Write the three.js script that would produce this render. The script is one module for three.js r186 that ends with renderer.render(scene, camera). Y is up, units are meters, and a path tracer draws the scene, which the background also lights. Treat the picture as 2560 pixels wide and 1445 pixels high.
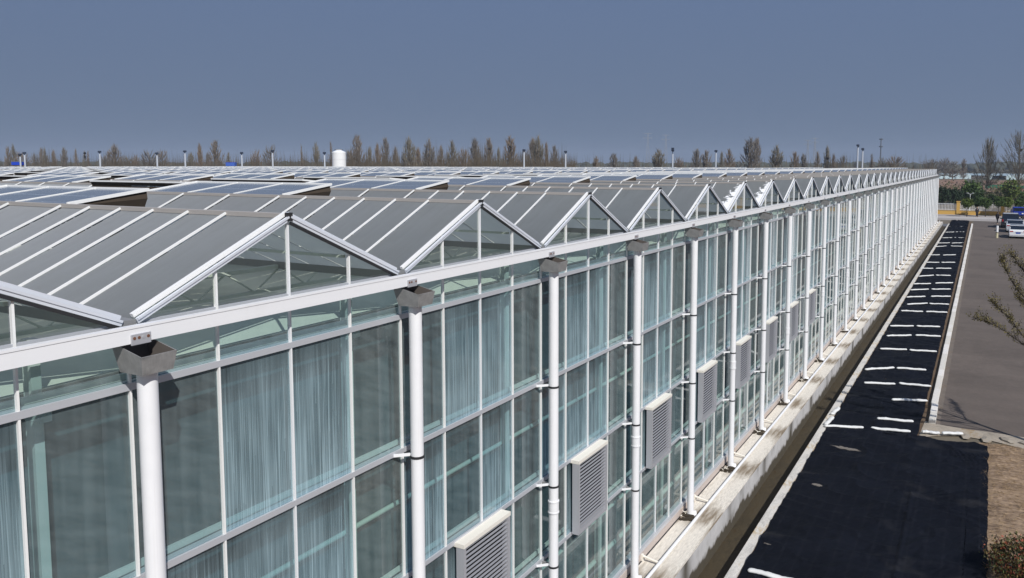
import * as THREE from 'three';
import { mergeGeometries } from 'three/addons/utils/BufferGeometryUtils.js';
import { MarchingCubes } from 'three/addons/objects/MarchingCubes.js';
import { ImprovedNoise } from 'three/addons/math/ImprovedNoise.js';
import { RoundedBoxGeometry } from 'three/addons/geometries/RoundedBoxGeometry.js';

// ---------------------------------------------------------------- camera, sky, sun, exposure
const scene = new THREE.Scene();
const FOCAL = 1944.99, PW = 2560, PH = 1445, CX = 116.17, CY = -147.35;      // in pixels of the photograph
const camera = new THREE.PerspectiveCamera(2 * Math.atan(PH / 2 / FOCAL) * 180 / Math.PI, PW / PH, 0.1, 6000);
camera.rotation.set(-0.0832, 0.5, 0.0011, 'YXZ');
camera.position.set(5.782, 8.215, 5.206);
camera.setViewOffset(PW, PH, -CX, -CY, PW, PH);
camera.updateMatrixWorld(true);

const SUN = new THREE.Vector3(0.60, 0.68, 0.43).normalize();
{
  const w = 1024, h = 512, d = new Float32Array(w * h * 4);
  const hor = [0.138, 0.186, 0.272], mid = [0.122, 0.182, 0.322], zen = [0.070, 0.128, 0.270];
  for (let y = 0; y < h; y++) {
    const e = ((y + 0.5) / h - 0.5) * 180, a = Math.max(0, e);
    for (let x = 0; x < w; x++) {
      const i = (y * w + x) * 4;
      for (let c = 0; c < 3; c++) {
        let v = a < 16 ? hor[c] + (mid[c] - hor[c]) * (a / 16) : mid[c] + (zen[c] - mid[c]) * ((a - 16) / 74);
        d[i + c] = e < 0 ? [0.15, 0.16, 0.19][c] : v;
      }
      d[i + 3] = 1;
    }
  }
  const t = new THREE.DataTexture(d, w, h, THREE.RGBAFormat, THREE.FloatType);
  t.mapping = THREE.EquirectangularReflectionMapping; t.magFilter = THREE.LinearFilter; t.needsUpdate = true;
  scene.background = t; scene.environment = t;
}
const sun = new THREE.DirectionalLight(new THREE.Color(1.0, 0.975, 0.935), 4.3);
sun.position.copy(SUN).multiplyScalar(200).add(new THREE.Vector3(0, 0, -50)); sun.target.position.set(0, 0, -50);
sun.castShadow = true; sun.shadow.mapSize.set(4096, 4096);
Object.assign(sun.shadow.camera, { left: -160, right: 160, top: 160, bottom: -160, near: 1, far: 600 });
scene.add(sun, sun.target);
const renderer = new THREE.WebGLRenderer({ antialias: true });
renderer.toneMapping = THREE.LinearToneMapping; renderer.toneMappingExposure = 1.0;
renderer.shadowMap.enabled = true;
scene.fog = new THREE.FogExp2(new THREE.Color(0.62, 0.72, 0.9), 0.00022);

// ---------------------------------------------------------------- helpers
function rng(seed) { let s = seed | 0; return () => { s = (s + 0x6d2b79f5) | 0; let t = Math.imul(s ^ (s >>> 15), 1 | s); t = (t + Math.imul(t ^ (t >>> 7), 61 | t)) ^ t; return ((t ^ (t >>> 14)) >>> 0) / 4294967296; }; }
const V = (x, y, z) => new THREE.Vector3(x, y, z);
const perlin = new ImprovedNoise(), noise = (x, y, z = 0) => perlin.noise(x, y, z);
const fbm = (x, y, z = 0) => noise(x, y, z) + 0.5 * noise(x * 2.1, y * 2.1, z + 3) + 0.25 * noise(x * 4.3, y * 4.3, z + 7);
function pixelRay(x, y) { return V((x - PW / 2 - CX) / FOCAL, -(y - PH / 2 - CY) / FOCAL, -1).applyEuler(camera.rotation); }
function onGround(x, y, level = 0) { const d = pixelRay(x, y), t = (level - camera.position.y) / d.y; return camera.position.clone().addScaledVector(d, t); }
function atDepth(x, y, depth) { return camera.position.clone().addScaledVector(pixelRay(x, y), depth); }
const taken = new Map();
function numbered(name) { const n = taken.get(name) ?? 0; taken.set(name, n + 1); return n ? `${name}_${String(n).padStart(3, '0')}` : name; }
function tag(o, label, category, group, kind) {
  if (label) o.userData.label = label; if (category) o.userData.category = category;
  if (group) o.userData.group = group; if (kind) o.userData.kind = kind; return o;
}
function thing(name, label, category, p = V(0, 0, 0), turn = 0, group) {
  const o = new THREE.Group(); o.name = numbered(name); o.position.copy(p); o.rotation.y = turn; scene.add(o);
  return tag(o, label, category, group);
}
function mesh(name, geo, mat, parent, p) {
  const g = Array.isArray(geo) ? mergeGeometries(geo.map(plain)) : geo;
  const m = new THREE.Mesh(g, mat); m.name = parent ? name : numbered(name); m.castShadow = m.receiveShadow = true;
  if (p) m.position.copy(p); (parent ?? scene).add(m); return m;
}
function plain(g) { const n = g.index ? g.toNonIndexed() : g; for (const k of Object.keys(n.attributes)) if (!['position', 'normal', 'uv'].includes(k)) n.deleteAttribute(k); return n; }
const structure = (name, geo, mat, p) => tag(mesh(name, geo, mat, null, p), null, null, null, 'structure');
function box(x0, x1, y0, y1, z0, z1) { const g = new THREE.BoxGeometry(x1 - x0, y1 - y0, z1 - z0); g.translate((x0 + x1) / 2, (y0 + y1) / 2, (z0 + z1) / 2); return g; }
// box with uv in metres on every face
function mbox(x0, x1, y0, y1, z0, z1) {
  const g = box(x0, x1, y0, y1, z0, z1), p = g.attributes.position, n = g.attributes.normal, u = g.attributes.uv;
  for (let i = 0; i < p.count; i++) {
    if (Math.abs(n.getX(i)) > .5) u.setXY(i, -p.getZ(i), p.getY(i)); else if (Math.abs(n.getY(i)) > .5) u.setXY(i, -p.getZ(i), p.getX(i)); else u.setXY(i, p.getX(i), p.getY(i));
  }
  return g;
}
function bar(a, b, w, h = w) {   // square bar from a to b
  const L = a.distanceTo(b), g = new THREE.BoxGeometry(w, h, L), m = new THREE.Matrix4().lookAt(a, b, Math.abs(b.clone().sub(a).normalize().y) > .98 ? V(1, 0, 0) : V(0, 1, 0));
  m.setPosition(a.clone().add(b).multiplyScalar(.5)); return g.applyMatrix4(m);
}
function rod(a, b, r0, r1 = r0, n = 8) {
  const L = a.distanceTo(b), g = new THREE.CylinderGeometry(r1, r0, L, n, 1), q = new THREE.Quaternion().setFromUnitVectors(V(0, 1, 0), b.clone().sub(a).normalize());
  return g.applyQuaternion(q).translate((a.x + b.x) / 2, (a.y + b.y) / 2, (a.z + b.z) / 2);
}
function quadGeo(list) {     // list of [a,b,c,d, (uvs)]
  const p = [], u = [], n = [];
  for (const [a, b, c, d, uv] of list) {
    const N = b.clone().sub(a).cross(c.clone().sub(a)).normalize(), T = uv ?? [[0, 0], [1, 0], [1, 1], [0, 1]];
    for (const [v, i] of [[a, 0], [b, 1], [c, 2], [a, 0], [c, 2], [d, 3]]) { p.push(v.x, v.y, v.z); n.push(N.x, N.y, N.z); u.push(...T[i]); }
  }
  const g = new THREE.BufferGeometry(); g.setAttribute('position', new THREE.Float32BufferAttribute(p, 3)); g.setAttribute('normal', new THREE.Float32BufferAttribute(n, 3)); g.setAttribute('uv', new THREE.Float32BufferAttribute(u, 2));
  return g;
}
function texture(w, h, fn, srgb = true, rx = 1, ry = 1) {   // fn(u, v) -> [r, g, b] linear 0..1
  const d = new Uint8Array(w * h * 4), enc = (c) => c <= .0031308 ? c * 12.92 : 1.055 * Math.pow(c, 1 / 2.4) - .055;
  for (let y = 0; y < h; y++) for (let x = 0; x < w; x++) {
    const c = fn(x / w, y / h), i = (y * w + x) * 4;
    for (let k = 0; k < 3; k++) { const v = Math.min(1, Math.max(0, Array.isArray(c) ? c[k] : c)); d[i + k] = 255 * (srgb ? enc(v) : v); }
    d[i + 3] = 255;
  }
  const t = new THREE.DataTexture(d, w, h); t.wrapS = t.wrapT = THREE.RepeatWrapping; t.magFilter = THREE.LinearFilter; t.repeat.set(rx, ry);
  if (srgb) t.colorSpace = THREE.SRGBColorSpace; t.needsUpdate = true; return t;
}
const std = (r, g, b, rough = .8, metal = 0, more = {}) => new THREE.MeshStandardMaterial({ color: new THREE.Color().setRGB(r, g, b), roughness: rough, metalness: metal, side: THREE.DoubleSide, ...more });
const phys = (o) => new THREE.MeshPhysicalMaterial({ side: THREE.DoubleSide, ...o });
const rgb = (r, g, b) => new THREE.Color().setRGB(r, g, b);
// tileable fbm by blending
function tile(f, u, v) { const a = f(u, v), b = f(u - 1, v), c = f(u, v - 1), d = f(u - 1, v - 1); return (a * (1 - u) + b * u) * (1 - v) + (c * (1 - u) + d * u) * v; }
const ORD = ['first', 'second', 'third', 'fourth', 'fifth', 'sixth', 'seventh', 'eighth', 'ninth', 'tenth', 'eleventh', 'twelfth', 'thirteenth', 'fourteenth', 'fifteenth', 'sixteenth', 'seventeenth', 'eighteenth', 'nineteenth', 'twentieth'];
const TENS = ['', '', 'twenty', 'thirty', 'forty', 'fifty', 'sixty', 'seventy'];
const ordinal = (i) => i < 20 ? ORD[i] : (i + 1) % 10 ? `${TENS[Math.floor((i + 1) / 10)]}-${ORD[(i % 10)]}` : `${TENS[(i + 1) / 10].replace(/y$/, 'ieth')}`;

// ---------------------------------------------------------------- materials
const M = {};
M.white = std(.82, .825, .84, .38);
M.whiteBar = std(.85, .845, .83, .45);
M.aluminium = std(.56, .575, .61, .42, .3);
M.rake = std(.74, .77, .83, .35, .2);
M.rubber = std(.02, .02, .022, .7);
{
  const f = (u, v) => fbm(u * 3, v * 5, 71), g = (u, v) => fbm(u * 34, v * 2.2, 73), h = (u, v) => fbm(u * 4, v * 40, 75);
  const gr = (a, b) => texture(256, 512, (u, v) => { const d = Math.max(0, a * tile(f, u, v) + b * tile(g, u, v) - .02), n = 1 + .03 * tile(h, u, v) - d; return [.825 * n, .825 * n * (1 - d * .12), .84 * n * (1 - d * .3)]; });
  M.pipeWhite = std(1, 1, 1, .36, 0, { map: gr(.10, .10) });
  const t = gr(.12, .07); t.repeat.set(1 / 4, 1 / 1.5); M.beam = std(1, 1, 1, .4, 0, { map: t });
}
{
  const f = (u, v) => fbm(u * 2.2, v * 2.2, 1.3), g = (u, v) => fbm(u * 14, v * 1.6, 4.4);
  M.hopper = std(1, 1, 1, .62, .25, { map: texture(128, 128, (u, v) => { const n = tile(f, u, v) * .09 + tile(g, u, v) * .05; const b = .29 + n; return [b, b * .985, b * .97]; }) });
}
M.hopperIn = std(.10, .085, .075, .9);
M.ridge = std(.40, .37, .34, .6);
M.gutter = std(.33, .33, .33, .5, .4);
// roof glass: whitewashed, lets light through but scatters it
{
  const f = (u, v) => fbm(u * 3, v * 4, 2.2), st = (u, v) => fbm(u * 22, v * 1.2, 8.8);
  const dirt = texture(256, 256, (u, v) => { const n = tile(f, u, v) * .07 + tile(st, u, v) * .045; const b = .385 + n * .8; return [b * .92, b * 1.0, b * 1.10]; });
  M.roof = phys({ color: rgb(.92, .92, .92), map: dirt, roughness: .97, transmission: .93, thickness: 0, ior: 1.5 });
  M.roofB = phys({ color: rgb(.88, .90, .91), map: dirt, roughness: .97, transmission: .935, thickness: 0, ior: 1.5 });
  M.roofC = phys({ color: rgb(.93, .93, .925), map: dirt, roughness: .97, transmission: .925, thickness: 0, ior: 1.5 });
  M.ventGlass = phys({ color: rgb(.44, .49, .54), roughness: .16, transmission: .62, thickness: 0, ior: 1.62 });
  const splash = (u, v) => { const e = u * 1.25 + fbm(u * 6, v * 9, 5) * .28 + fbm(u * 22, v * 26, 9) * .16 - .52 - v * .30; return Math.min(1, Math.max(0, e * 9)); };
  M.roofSplash = phys({
    color: rgb(1, 1, 1), roughness: .93, transmission: 1, thickness: 0,
    map: texture(256, 256, (u, v) => { const s = splash(u, v); return [.38 + .49 * s, .39 + .48 * s, .40 + .47 * s]; }),
    transmissionMap: texture(256, 256, (u, v) => .93 * (1 - splash(u, v)), false),
  });
}
// wall glass: clear greenish panes and panes with dried run marks
M.clear = [[.67, .81, .82], [.62, .77, .80], [.69, .82, .81]].map((c, k) => phys({ color: rgb(...c), roughness: .02, transmission: 1, thickness: 0, ior: 1.5,
  transmissionMap: texture(128, 128, (u, v) => 1 - Math.min(.3, Math.max(0, .125 + .055 * fbm(u * 5 + k * 7, v * 1.1, k) + 0.012 * fbm(u * 26, v * .9, k + 4) + .04 * fbm(u * 2, v * 16 + u * 4, k + 8) + .10 * Math.pow(Math.max(0, 1 - v * 7), 2))), false) }));
M.gable = phys({ color: rgb(.86, .90, .84), roughness: .02, transmission: 1, thickness: 0, ior: 1.5 });
M.streaked = [1, 2, 3, 4, 5].map((s) => {
  const R = rng(90 + s), lines = Array.from({ length: 150 }, () => [R(), .0022 + R() * R() * .010, .2 + R() * .9, R() * .75, .2 + R() * 1.3]);
  const str = (u, v) => {
    let a = .24 + .16 * fbm(u * 2.2 + s * 9, v * 1.6, s) + .11 * fbm(u * 28, v * .8 + s, s * 3) + .09 * fbm(u * 75, v * 2, s * 5) + .16 * (1 - v);
    for (const [x, w, k, top, len] of lines) { const q = 1 - v; if (q > top && q < top + len) { const d = Math.abs(u - x - .006 * noise(v * 4, x * 50)) / w; if (d < 1) a += k * .26 * (1 - d * d) * Math.min(1, (q - top) * 6); } }
    a *= .55 + .45 * Math.min(1, (1 - v) * 3.5 + .2);
    return Math.min(.92, Math.max(.05, a));
  };
  const W = 256, H = 256, cache = new Float32Array(W * H); for (let y = 0; y < H; y++) for (let x = 0; x < W; x++) cache[y * W + x] = str(x / W, y / H);
  const at = (u, v) => cache[Math.round(v * H) * W + Math.round(u * W)];
  return phys({
    roughness: .06, transmission: 1, thickness: 0, ior: 1.5,
    map: texture(W, H, (u, v) => { const a = at(u, v); return [.545, .735, .80]; }),
    transmissionMap: texture(W, H, (u, v) => 1 - .72 * at(u, v), false),
  });
});
M.inner = std(.56, .60, .55, .6);
M.screen = std(.66, .68, .60, .9);
{
  const f = (u, v) => fbm(u * 2, v * 26, 6), g = (u, v) => fbm(u * 1.2, v * 2, 9);
  M.curtain = std(1, 1, 1, .85, 0, { map: texture(128, 256, (u, v) => { const n = 1 + tile(f, u, v) * .25 + tile(g, u, v) * .45; return [.046 * n, .080 * n, .090 * n]; }) });
}
M.net = std(.052, .038, .026, .95);
M.netLight = std(.20, .15, .09, .95);
M.louverFrame = std(.55, .55, .58, .42, .4);
M.louverTop = std(.80, .76, .68, .6);
M.slat = std(.44, .45, .49, .4, .4);
M.dark = std(.012, .013, .015, .8);

// ---------------------------------------------------------------- greenhouse
const BAY = 3.2, YR = 7.736, YV = 7.0, K0 = -2, K1 = 35, LEFT = -132, HALF = BAY / 2;
const ZN = -K0 * BAY + HALF, ZF = -K1 * BAY - HALF;      // near and far end
const rails = [6.496, 4.936, 3.400, 2.136], FOOT = 0.52;
const gh = thing('greenhouse', 'long white-framed glass greenhouse with sawtooth roof filling the left and centre', 'greenhouse');
const slopeL = Math.hypot(HALF, YR - YV), slopeA = Math.atan2(YR - YV, HALF);
const colX = (i) => i * .8;
{ // --- wall panes
  const R = rng(11), spots = [];
  const levels = [YV, ...rails, FOOT];
  for (let k = K0; k <= K1; k++) for (let c = 0; c < 4; c++) for (let r = 0; r < 5; r++) {
    const z1 = -k * BAY + HALF - c * .8, yt = levels[r], yb = levels[r + 1];
    const streaky = (c === 1 || c === 2) && r > 0 && r < 4 ? R() < .93 : (r > 0 && r < 3 && R() < .22);
    const far = camera.position.distanceTo(V(0, (yt + yb) / 2, z1 - .4));
    spots.push({ z1, yt, yb, streaky, r, far, seen: z1 < 4.2 ? 0 : 1 });
  }
  spots.sort((a, b) => a.seen - b.seen || a.far - b.far);
  const pane = (w, h) => quadGeo([[V(0, 0, 0), V(0, 0, -w), V(0, h, -w), V(0, h, 0)]]);
  const shared = levels.slice(0, 5).map((t, r) => pane(.78, t - levels[r + 1] - .02));
  const rest = [[], [], []];
  spots.forEach((s, i) => {
    const p = V(0, s.yb + .01, s.z1 - .01);
    const mat = s.streaky ? M.streaked[Math.floor(R() * 5)] : M.clear[Math.floor(R() * 3)];
    if (i < 300) { mesh('wall_pane', shared[s.r], mat, gh, p); return; }
    rest[s.streaky ? 1 + (i & 1) : 0].push(shared[s.r].clone().translate(p.x, p.y, p.z));
  });
  rest.forEach((g, i) => tag(mesh('wall_pane', g, i ? M.streaked[i] : M.clear[0], gh), null, null, null, 'stuff'));
}
{ // --- gable panes (under each roof point) and far, back and near ends
  const q = YV + (YR - YV) / 2, y0 = YV + .02;
  const A = quadGeo([[V(0, y0, HALF - .04), V(0, y0, HALF - .8), V(0, q - .02, HALF - .8), V(0, q - .02, HALF - .8)]]);
  const B = quadGeo([[V(0, y0, HALF - .82), V(0, y0, .01), V(0, YR - .04, .01), V(0, q - .03, HALF - .82)]]);
  const C = B.clone().scale(1, 1, -1), D = A.clone().scale(1, 1, -1);
  for (let k = K0; k <= K1; k++) for (const g of [A, B, C, D]) mesh('gable_pane', g, M.gable, gh, V(0, 0, -k * BAY));
  const far = [], back = [];
  for (let x = 0; x > LEFT; x -= 2) for (const z of [ZF, ZN]) far.push(quadGeo([[V(x - .02, .4, z), V(x - 1.98, .4, z), V(x - 1.98, YV - .05, z), V(x - .02, YV - .05, z)]]));
  tag(mesh('end_wall_pane', far, M.clear[1], gh), null, null, null, 'stuff');
  for (let z = ZN; z > ZF; z -= 1.6) back.push(quadGeo([[V(LEFT, .4, z), V(LEFT, .4, z - 1.58), V(LEFT, YV - .05, z - 1.58), V(LEFT, YV - .05, z)]]));
  tag(mesh('back_wall_pane', back, M.clear[1], gh), null, null, null, 'stuff');
  const post = box(-.06, 0, .3, YV, -.03, .03);
  for (let x = -4; x > LEFT; x -= 4) mesh('end_post', post, M.white, gh, V(x, 0, ZF));
}
{ // --- mullions and rails
  const mk = (top) => [box(.003, .027, FOOT - .06, top, -.0085, .0085), box(-.012, -.003, FOOT - .06, top, -.006, .006)];
  const valley = mergeGeometries(mk(YV - .26)), quarter = mergeGeometries(mk(YV + .36)), peak = mergeGeometries(mk(YR - .03));
  const fine = quarter.clone();
  for (let k = K0; k <= K1; k++) {
    mesh('mullion', valley, M.whiteBar, gh, V(0, 0, -k * BAY - HALF));
    for (const s of [-1, 1]) mesh('mullion', fine, M.whiteBar, gh, V(0, 0, -k * BAY + s * .8));
    mesh('mullion', peak, M.white, gh, V(0, 0, -k * BAY));
  }
  rails.forEach((y, i) => {
    const rail = mesh('wall_rail', [box(.006, .03, y - .028, y + .028, ZF, ZN), box(-.06, -.006, y - .02, y + .035, ZF, ZN)], M.aluminium, gh);
    void rail;
    mesh('inner_rail', [box(-.13, -.095, y + .03, y + .08, ZF, ZN)], M.inner, gh);
  });
  mesh('sill', [box(-.10, .05, FOOT - .05, FOOT + .03, ZF, ZN)], M.aluminium, gh);
}
{ // --- white beam under the roof points, plates, hoppers and downpipes
  mesh('gutter_beam', [mbox(.155, .205, 6.872, 6.985, ZF - .05, ZN), mbox(.150, .21, 6.985, 7.003, ZF - .05, ZN)], M.beam, gh);
  mesh('eave_strip', [box(-.012, .02, YV - .05, YV - .005, ZF, ZN)], M.aluminium, gh);
  const plate = new RoundedBoxGeometry(.012, .085, .16, 1, .004), hole = new THREE.CylinderGeometry(.012, .012, .004, 10).rotateZ(Math.PI / 2);
  const rust = std(.16, .07, .04, .8);
  // open tapered box: rim slopes up towards the wall
  const hop = (() => {
    const zw = .145, zb = .125, out = .40, ob = .375, inn = .03, yt = 6.80, ytb = 6.875, yb = 6.655, t = .012;
    const rim = [V(inn, ytb, zw), V(out, yt, zw), V(out, yt, -zw), V(inn, ytb, -zw)];
    const bot = [V(inn + .07, yb - .005, zb), V(ob, yb, zb), V(ob, yb, -zb), V(inn + .07, yb - .005, -zb)];
    const inset = (v, c) => v.clone().lerp(V(c.x, v.y, c.z), .06), c = V(.2, 0, 0);
    const rin = rim.map((v) => inset(v, c)), bin = bot.map((v) => inset(v, c).add(V(0, t, 0))), Q = [];
    for (let i = 0; i < 4; i++) { const j = (i + 1) % 4; Q.push([bot[i], bot[j], rim[j], rim[i]]); Q.push([rim[i], rim[j], rin[j], rin[i]]); }
    Q.push([bot[3], bot[2], bot[1], bot[0]]);
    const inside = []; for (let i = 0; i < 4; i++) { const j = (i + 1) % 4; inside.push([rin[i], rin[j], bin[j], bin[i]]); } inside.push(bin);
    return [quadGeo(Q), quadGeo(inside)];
  })();
  const PX = .235, PR = .074;
  const pipe = mergeGeometries([new THREE.CylinderGeometry(PR, PR, 6.67 - .36, 20, 1, true).translate(0, (6.67 + .36) / 2, 0).toNonIndexed()]);
  const ring = new THREE.CylinderGeometry(PR + .006, PR + .006, .028, 20), cup = mergeGeometries([new THREE.CylinderGeometry(PR + .007, PR + .007, .17, 20), new THREE.CylinderGeometry(PR + .013, PR + .013, .02, 20).translate(0, .085, 0), new THREE.CylinderGeometry(PR + .013, PR + .013, .02, 20).translate(0, -.085, 0)]);
  const elbow = new THREE.TubeGeometry(new THREE.CatmullRomCurve3([V(0, .38, 0), V(0, .345, 0), V(.03, .33, -.02), V(.12, .33, -.06)]), 8, PR + .008, 14);
  const strap = bar(V(-PX + .03, 0, .17), V(-.05, 0, .02), .022, .03), arm = bar(V(-PX + .03, -.02, -.02), V(-.03, -.02, -.02), .03, .04);
  const R = rng(5);
  for (let k = K0; k <= K1 + 0; k++) {
    const z = -k * BAY - HALF;
    const p = mesh('bracket_plate', plate, M.louverFrame, gh, V(.213, 6.90, z + .02));
    if (k < 8) for (let i = 0; i < 4; i++) mesh('bolt_hole', hole, i === 2 ? M.louverFrame : rust, p, V(.007, .012, .055 - i * .037));
    const h = mesh('rain_hopper', hop[0], M.hopper, gh, V(0, 0, z)); mesh('hopper_lining', hop[1], M.hopperIn, h);
    const d = mesh('downpipe', pipe, M.pipeWhite, gh, V(PX + (R() - .5) * .012, 0, z));
    for (const [i, y] of rails.slice(1).entries()) {
      if (k > 20) continue;
      mesh('pipe_clamp', ring, M.rubber, d, V(0, y - .03, 0)); mesh('strap', strap, M.white, d, V(0, y - .01, 0));
      if (i) mesh('clamp_arm', arm, M.gutter, d, V(0, y - .01, 0));
    }
    if (k % 2 === 0 || k < 3) mesh('coupling', cup, M.pipeWhite, d, V(0, k % 3 ? 3.05 : 2.75, 0));
    mesh('elbow', elbow, M.pipeWhite, d);
  }
}
// --- roof
const edges = [0, -.78]; while (edges.at(-1) > -3.6) edges.push(edges.at(-1) - .57); const narrowEnd = edges.at(-1); while (edges.at(-1) > LEFT) edges.push(edges.at(-1) - 1.125);
const VENT_W = 3.375, PERIOD = 11.25, VL = 1.02;
const inVent = (x0, x1, first) => { const m = (x0 + x1) / 2; for (let s = first; s - VENT_W > LEFT; s -= PERIOD) if (m < s && m > s - VENT_W) return true; return false; };
{
  const R = rng(21), near = [], others = [];
  const slopePane = (w, side, cut) => { // side 1: towards the camera (+z), -1: away; cut: length missing at the ridge
    const a = V(0, YV + .02, side * (HALF - .05)), u = V(0, Math.sin(slopeA), -side * Math.cos(slopeA)), L = slopeL - .07 - cut, g = .012;
    const b = a.clone().addScaledVector(u, L), X = (v, x) => v.clone().add(V(x, 0, 0));
    return quadGeo([[X(a, -w + g), X(a, -g), X(b, -g), X(b, -w + g), [[0, 0], [w, 0], [w, 1], [0, 1]]]]);
  };
  for (let k = K0; k <= K1; k++) for (const side of [1, -1]) for (let i = 0; i + 1 < edges.length; i++) {
    const x = edges[i], w = x - edges[i + 1], cut = (side < 0 ? inVent(x, edges[i + 1], narrowEnd) : inVent(x, edges[i + 1], narrowEnd - PERIOD / 2 + .375)) ? VL : 0;
    const p = V(x, 0, -k * BAY), far = camera.position.distanceTo(V(x - w / 2, 7.3, -k * BAY + side * .8));
    (side > 0 && k >= -1 ? near : others).push({ p, w, side, cut, far, k, i });
  }
  near.sort((a, b) => a.far - b.far);
  const cache = {}; const geo = (s) => cache[[s.w.toFixed(3), s.side, s.cut]] ??= slopePane(s.w, s.side, s.cut);
  near.slice(0, 300).forEach((s) => {
    const splash = (s.k === 5 || s.k === 6) && s.i === 0;
    mesh('roof_pane', geo(s), splash ? M.roofSplash : [M.roof, M.roof, M.roofB, M.roofC][Math.floor(R() * 4)], gh, s.p);
  });
  const rest = [...near.slice(300), ...others].map((s) => geo(s).clone().translate(s.p.x, 0, s.p.z));
  tag(mesh('roof_pane', rest, M.roof, gh), null, null, null, 'stuff');
  // glazing bars
  const bars = [];
  for (let k = K0; k <= K1; k++) for (const side of [1, -1]) for (let i = 1; i < edges.length; i++) bars.push({ x: edges[i], k, side, far: camera.position.distanceTo(V(edges[i], 7.3, -k * BAY + side * .8)) + (side < 0 || k < -1 ? 1000 : 0) });
  bars.sort((a, b) => a.far - b.far);
  const barGeo = (side) => bar(V(0, YV + .035, side * (HALF - .06)), V(0, YR + .005, side * .05), .0155, .022);
  const bg = { 1: barGeo(1), '-1': barGeo(-1) }, thin = { 1: bar(V(0, YV + .03, HALF - .06), V(0, YR, .05), .011, .016), '-1': bar(V(0, YV + .03, -(HALF - .06)), V(0, YR, -.05), .011, .016) };
  bars.slice(0, 300).forEach((s) => mesh('roof_bar', bg[s.side], M.whiteBar, gh, V(s.x, 0, -s.k * BAY)));
  tag(mesh('roof_bar', bars.slice(300).map((s) => thin[s.side].clone().translate(s.x, 0, -s.k * BAY)), M.whiteBar, gh), null, null, null, 'stuff');
  const cap = mergeGeometries([box(LEFT, -.02, YR - .02, YR + .022, -.05, .05)]), gut = box(LEFT, .04, YV - .07, YV + .02, -.055, .055);
  const rakeTop = (s) => bar(V(.0, YV + .045, s * (HALF - .05)), V(.0, YR + .02, s * .012), .036, .034);
  const rakeFace = (s) => mergeGeometries([bar(V(.045, YV + .005, s * (HALF - .06)), V(.045, YR - .025, s * .012), .014, .046), bar(V(.056, YV + .02, s * (HALF - .06)), V(.056, YR - .01, s * .012), .012, .02)]);
  const seal = bar(V(.04, YV - .035, -(HALF - .06)), V(.04, YR - .07, -.012), .02, .026);
  const rt = { 1: rakeTop(1), '-1': rakeTop(-1) }, rf = { 1: rakeFace(1), '-1': rakeFace(-1) };
  for (let k = K0; k <= K1; k++) {
    mesh('ridge_cap', cap, M.ridge, gh, V(0, 0, -k * BAY));
    mesh('valley_gutter', gut, M.gutter, gh, V(0, 0, -k * BAY - HALF));
    for (const s of [1, -1]) { const r = mesh('gable_rake', rt[s], s > 0 ? M.whiteBar : M.rake, gh, V(0, 0, -k * BAY)); mesh('rake_face', rf[s], M.rake, r); if (s < 0) mesh('rubber_seal', seal, M.rubber, r); }
    mesh('peak_joint', box(-.03, .06, YR - .05, YR + .03, -.03, .03), M.rubber, gh, V(0, 0, -k * BAY));
  }
}
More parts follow.
